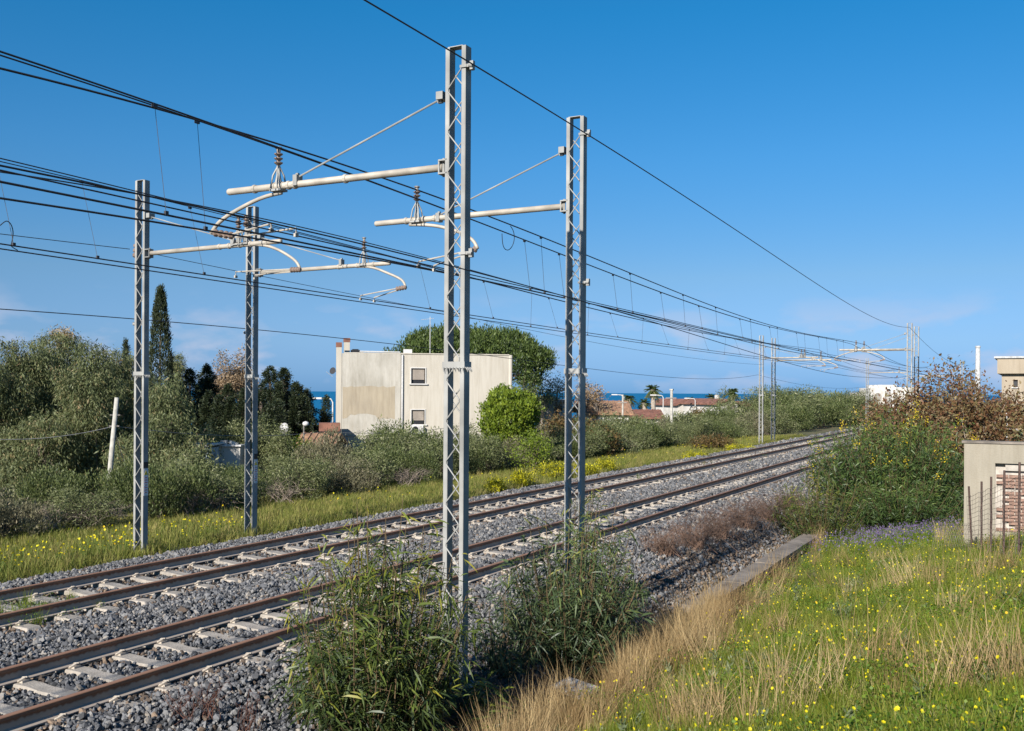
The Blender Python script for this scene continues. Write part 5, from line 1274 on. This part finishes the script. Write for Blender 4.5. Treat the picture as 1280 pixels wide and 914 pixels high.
def put(name, X, Y, Z, protos, smin, smax, label, cat, tilt=.15, lean_dir=None):
    n = len(X); rot = np.stack([rng.normal(0, tilt, n), rng.normal(0, tilt, n), rng.random(n) * 6.28], 1); s = rng.uniform(smin, smax, n)
    o = scatter(name, None, np.stack([X, Y, Z], 1), rot, np.stack([s, s, s * rng.uniform(.8, 1.25, n)], 1), protos); return tag(o, label, cat, kind='stuff')
X, Y = sow(24000, (-5.25, 6), (2.5, 36), 9)
dryw = np.exp(-((X + 4.6) / .8) ** 2) * (Y > 8) * (Y < 23)
dryw = np.maximum(dryw, 1.2 * (X < -4.85))
k = (rng.random(len(X)) > dryw * .85); put('bank_grass', X[k], Y[k], ground_z(X[k], Y[k]), PT_G, .55, 1.25, 'fresh green grass covering the bank in the right foreground', 'grass')
X, Y = sow(7000, (-5.2, 5), (2.5, 30), 8); k = lumps(X, Y, 1.2) > .42
put('bank_clover', X[k], Y[k], ground_z(X[k], Y[k]), PT_C, .7, 1.6, 'low leafy clover between the grass of the bank', 'clover')
X, Y = sow(4200, (-5.6, -2.9), (6.0, 25), 16); k = rng.random(len(X)) < np.exp(-((X + 4.95 + .06 * (Y - 14) * (Y > 14)) / .62) ** 2) * np.clip(-1.0 + 3.0 * lumps(X, Y, 2.3, 2), 0, 1.4) * ~((X < -4.7) & (Y > 10.6) & (Y < 13.2)) * ~((X < -4.6) & (Y > 18.0))
X1, Y1 = X[k], Y[k]; X2, Y2 = sow(520, (-4.5, 3), (3, 26), 12); k2 = lumps(X2, Y2, .8, 4) > .62
X3, Y3 = np.concatenate([X1, X2[k2]]), np.concatenate([Y1, Y2[k2]])
X4 = np.where(rng.random(30) < .5, rng.normal(-5.12, .06, 30), rng.normal(-5.85, .05, 30)); Y4 = rng.uniform(17, 32, 30)
X3, Y3 = np.concatenate([X3, X4]), np.concatenate([Y3, Y4])
put('dry_grass', X3, Y3, ground_z(X3, Y3), PT_D, .6, 1.25, 'tall straw-coloured dry grass along the drain wall', 'dry grass', tilt=.22)
X, Y = sow(13000, (-4.9, 5), (2.5, 34), 12); k = rng.random(len(X)) < np.clip(lumps(X, Y, 1.5, 1) - .16, 0, 1) * 1.0
put('bank_flowers', X[k], Y[k], ground_z(X[k], Y[k]) - .02, PT_F, .65, 1.1, 'small yellow flowers dotted over the green bank', 'flowers', tilt=.2)
c = atz(1115, 660, gz(-2.6, 22)); n_ = 2600
X = rng.normal(c[0], .9, n_); Y = rng.normal(c[1], 1.6, n_); put('purple_flowers', X, Y, ground_z(X, Y), PT_P, .8, 1.3, 'patch of small purple flowers at the foot of the big wattle', 'flowers')
g_thi = instmat('grey_weed_leaf', [(0, (.09, .12, .05)), (.6, (.16, .19, .085)), (1, (.24, .25, .13))], .6, .3)
def weed(seed):
    r = np.random.default_rng(seed); n = 46; f = r.random(n); a = r.random(n) * 6.28
    P = np.stack([r.normal(0, .02, n), r.normal(0, .02, n), .03 + f * .34], 1); D = np.stack([np.cos(a), np.sin(a), .35 + .8 * f], 1)
    V, Fc, t = leafgeo(P, D, .13 * (1.15 - .7 * f), .03 * (1.1 - .5 * f), r.random(n)); return npmesh('weed', V, Fc, g_thi)
X, Y = sow(420, (-4.6, 4), (3, 30), 12); k = lumps(X, Y, 1.1, 6) > .45
put('bank_weeds', X[k], Y[k], ground_z(X[k], Y[k]), [weed(70 + q) for q in range(4)], .45, .9, 'grey-green leafy weeds standing in the meadow grass', 'weeds', tilt=.2)
# far verge
n_ = 15000; Y = 7 + 80 * rng.random(n_) ** 1.6; X = -rng.uniform(17.1, 24.5, n_)
put('verge_grass', X, Y, ground_z(X, Y), PT_V, .7, 1.5, 'olive green and straw grass on the far verge', 'grass')
n_ = 1000; Y = 10.5 + 9 * rng.random(n_) ** 1.4; X = -17.5 - np.abs(rng.normal(.2, 1.0, n_)); k = rng.random(n_) < np.clip(lumps(X, Y, 1.1, 3), 0, 1)
Ya = 20 + 55 * rng.random(900); Xa = -17.6 - np.abs(rng.normal(0, 1.6, 900)); ka = lumps(Xa, Ya, .5, 5) > .6
X, Y = np.concatenate([X[k], Xa[ka]]), np.concatenate([Y[k], Ya[ka]])
put('verge_flowers', X, Y, ground_z(X, Y), PT_FV, .8, 1.3, 'yellow flowers scattered along the far verge', 'flowers')
# weeds on the trackbed
X = rng.normal(-13.4, .4, 90); Y = rng.normal(9.6, .5, 90); Xb = rng.normal(-13.6, .5, 40); Yb = rng.uniform(30, 70, 40); X, Y = np.concatenate([X, Xb]), np.concatenate([Y, Yb])
put('track_weeds', X, Y, ballast_z(X, Y), PT_C + PT_G[:1], .5, 1.0, 'green weeds growing between the rails of the far track', 'weeds')
# dry twiggy brush in the ditch
def brush(label, X, Y, w_, h_, n, seed, m, r0=.005, arch=.5, zoff=0, dens=6):
    r = np.random.default_rng(seed); mb_ = MB(); z0 = max(gz(X, Y), float(ballast_z(X, Y)) if X < -5.95 else -9) + zoff
    for k in range(n):
        a = r.random() * 6.28; u = math.sqrt(r.random()) * w_ / 2; tip = np.array([math.cos(a) * u, math.sin(a) * u, h_ * r.uniform(.35, 1.0) * (1 - .3 * (2 * u / w_) ** 2)])
        b0 = np.array([r.normal(0, w_ * .14), r.normal(0, w_ * .14), 0]); mid = (b0 + tip) / 2 + np.array([r.normal(0, .05), r.normal(0, .05), arch * h_ * .25])
        mb_.tube([b0, mid, tip], [r0, r0 * .7, r0 * .3], 3, caps=False)
        for q in range(dens):
            f = r.uniform(.3, 1); s0 = b0 * (1 - f) + tip * f + np.array([0, 0, arch * h_ * .25 * math.sin(f * 3.14)]); mb_.tube([s0, s0 + unit(r.normal(size=3)) * r.uniform(.04, .16) * (.5 + h_)], [r0 * .45, r0 * .2], 3, caps=False)
    o = mb_.build('dry_brush', m, None, loc=(X, Y, z0)); return tag(o, label, 'dry brush', 'dry brush in the ditch')
mtw2 = mat('reddish_dry_twig', (.14, .085, .058), .95, .35, 5)
mtw3 = mat('dark_dead_twig', (.075, .052, .04), .95, .4, 8)
for i, (px, py, w_, h_) in enumerate(((835, 722, 1.2, .75), (875, 710, 1.6, 1.0), (905, 695, 1.6, 1.05), (935, 680, 1.6, .95), (965, 668, 1.6, .9), (990, 655, 1.4, .8))):
    c = atz(px, py, -.85); brush('%s reddish brown dry brush from the left along the drain wall' % ORD[i], c[0] - .1, c[1], w_ * 1.1, h_ * .95, 120, 200 + i, mtw2, r0=.0055)
for i, (X, Y, w_, h_, lab) in enumerate(((-6.05, 10.3, 1.9, .55, 'dark tangle of dead twigs at the foot of the nearest mast'), (-5.95, 11.7, 1.7, .5, 'dark dead twigs between nearest mast and drain cover'), (-6.0, 8.8, 1.6, .5, 'dark dead twigs under the large wattle shrub'), (-5.7, 15.6, 1.4, .5, 'brown dead twigs below the second near shrub'))):
    brush(lab, X, Y, w_ * 1.2, h_ * 1.25, 220, 300 + i, mtw3 if i < 3 else mtwig, r0=.006, arch=.8)
c = atz(820, 735, -.6); tag(MB().tube([(0, 0, 0), (.3, .5, .16), (.7, 1.3, .30), (.95, 2.2, .45)], [.022, .018, .013, .006], 5).tube([(.3, .5, .16), (.2, .9, .35)], [.01, .004], 4).tube([(.7, 1.3, .3), (.95, 1.5, .45)], [.009, .003], 4).build('fallen_branch', mtw3, None, loc=(c[0] - .5, c[1] - 1.0, c[2] - .1)), 'bare fallen branch lying on the ballast slope', 'branch')

mtw4 = mat('grey_dead_twig', (.24, .19, .15), .95, .35, 5)
for i, (px, py) in enumerate(((60, 668), (110, 664), (235, 648), (262, 644), (345, 632), (500, 612))):
    c = atz(px, py, -.75); o = brush('%s tangle of grey dead branches from the left at the foot of the hedge' % ORD[i], c[0] + .3, c[1], 2.2, .9, 46, 400 + i, mtw4, r0=.009, arch=.9, dens=4)
    o['group'] = 'dead branches under the hedge'

mtw5 = mat('red_shoot', (.13, .06, .04), .8, .3, 6)
for i, (px, py) in enumerate(((262, 900), (232, 906), (310, 908))):
    c = atz(px, py, -.3); o = brush('%s clump of thin reddish shoots from the %s on the near ballast' % ('middle', 'left'), c[0], c[1], .5, .55, 16, 500 + i, mtw5, r0=.0035, arch=.2, dens=3); o['group'] = 'reddish shoots on the ballast'
    o['label'] = ('leftmost', 'middle', 'rightmost')[(1, 0, 2)[i]] + ' of three thin reddish shoot clumps on the near ballast'
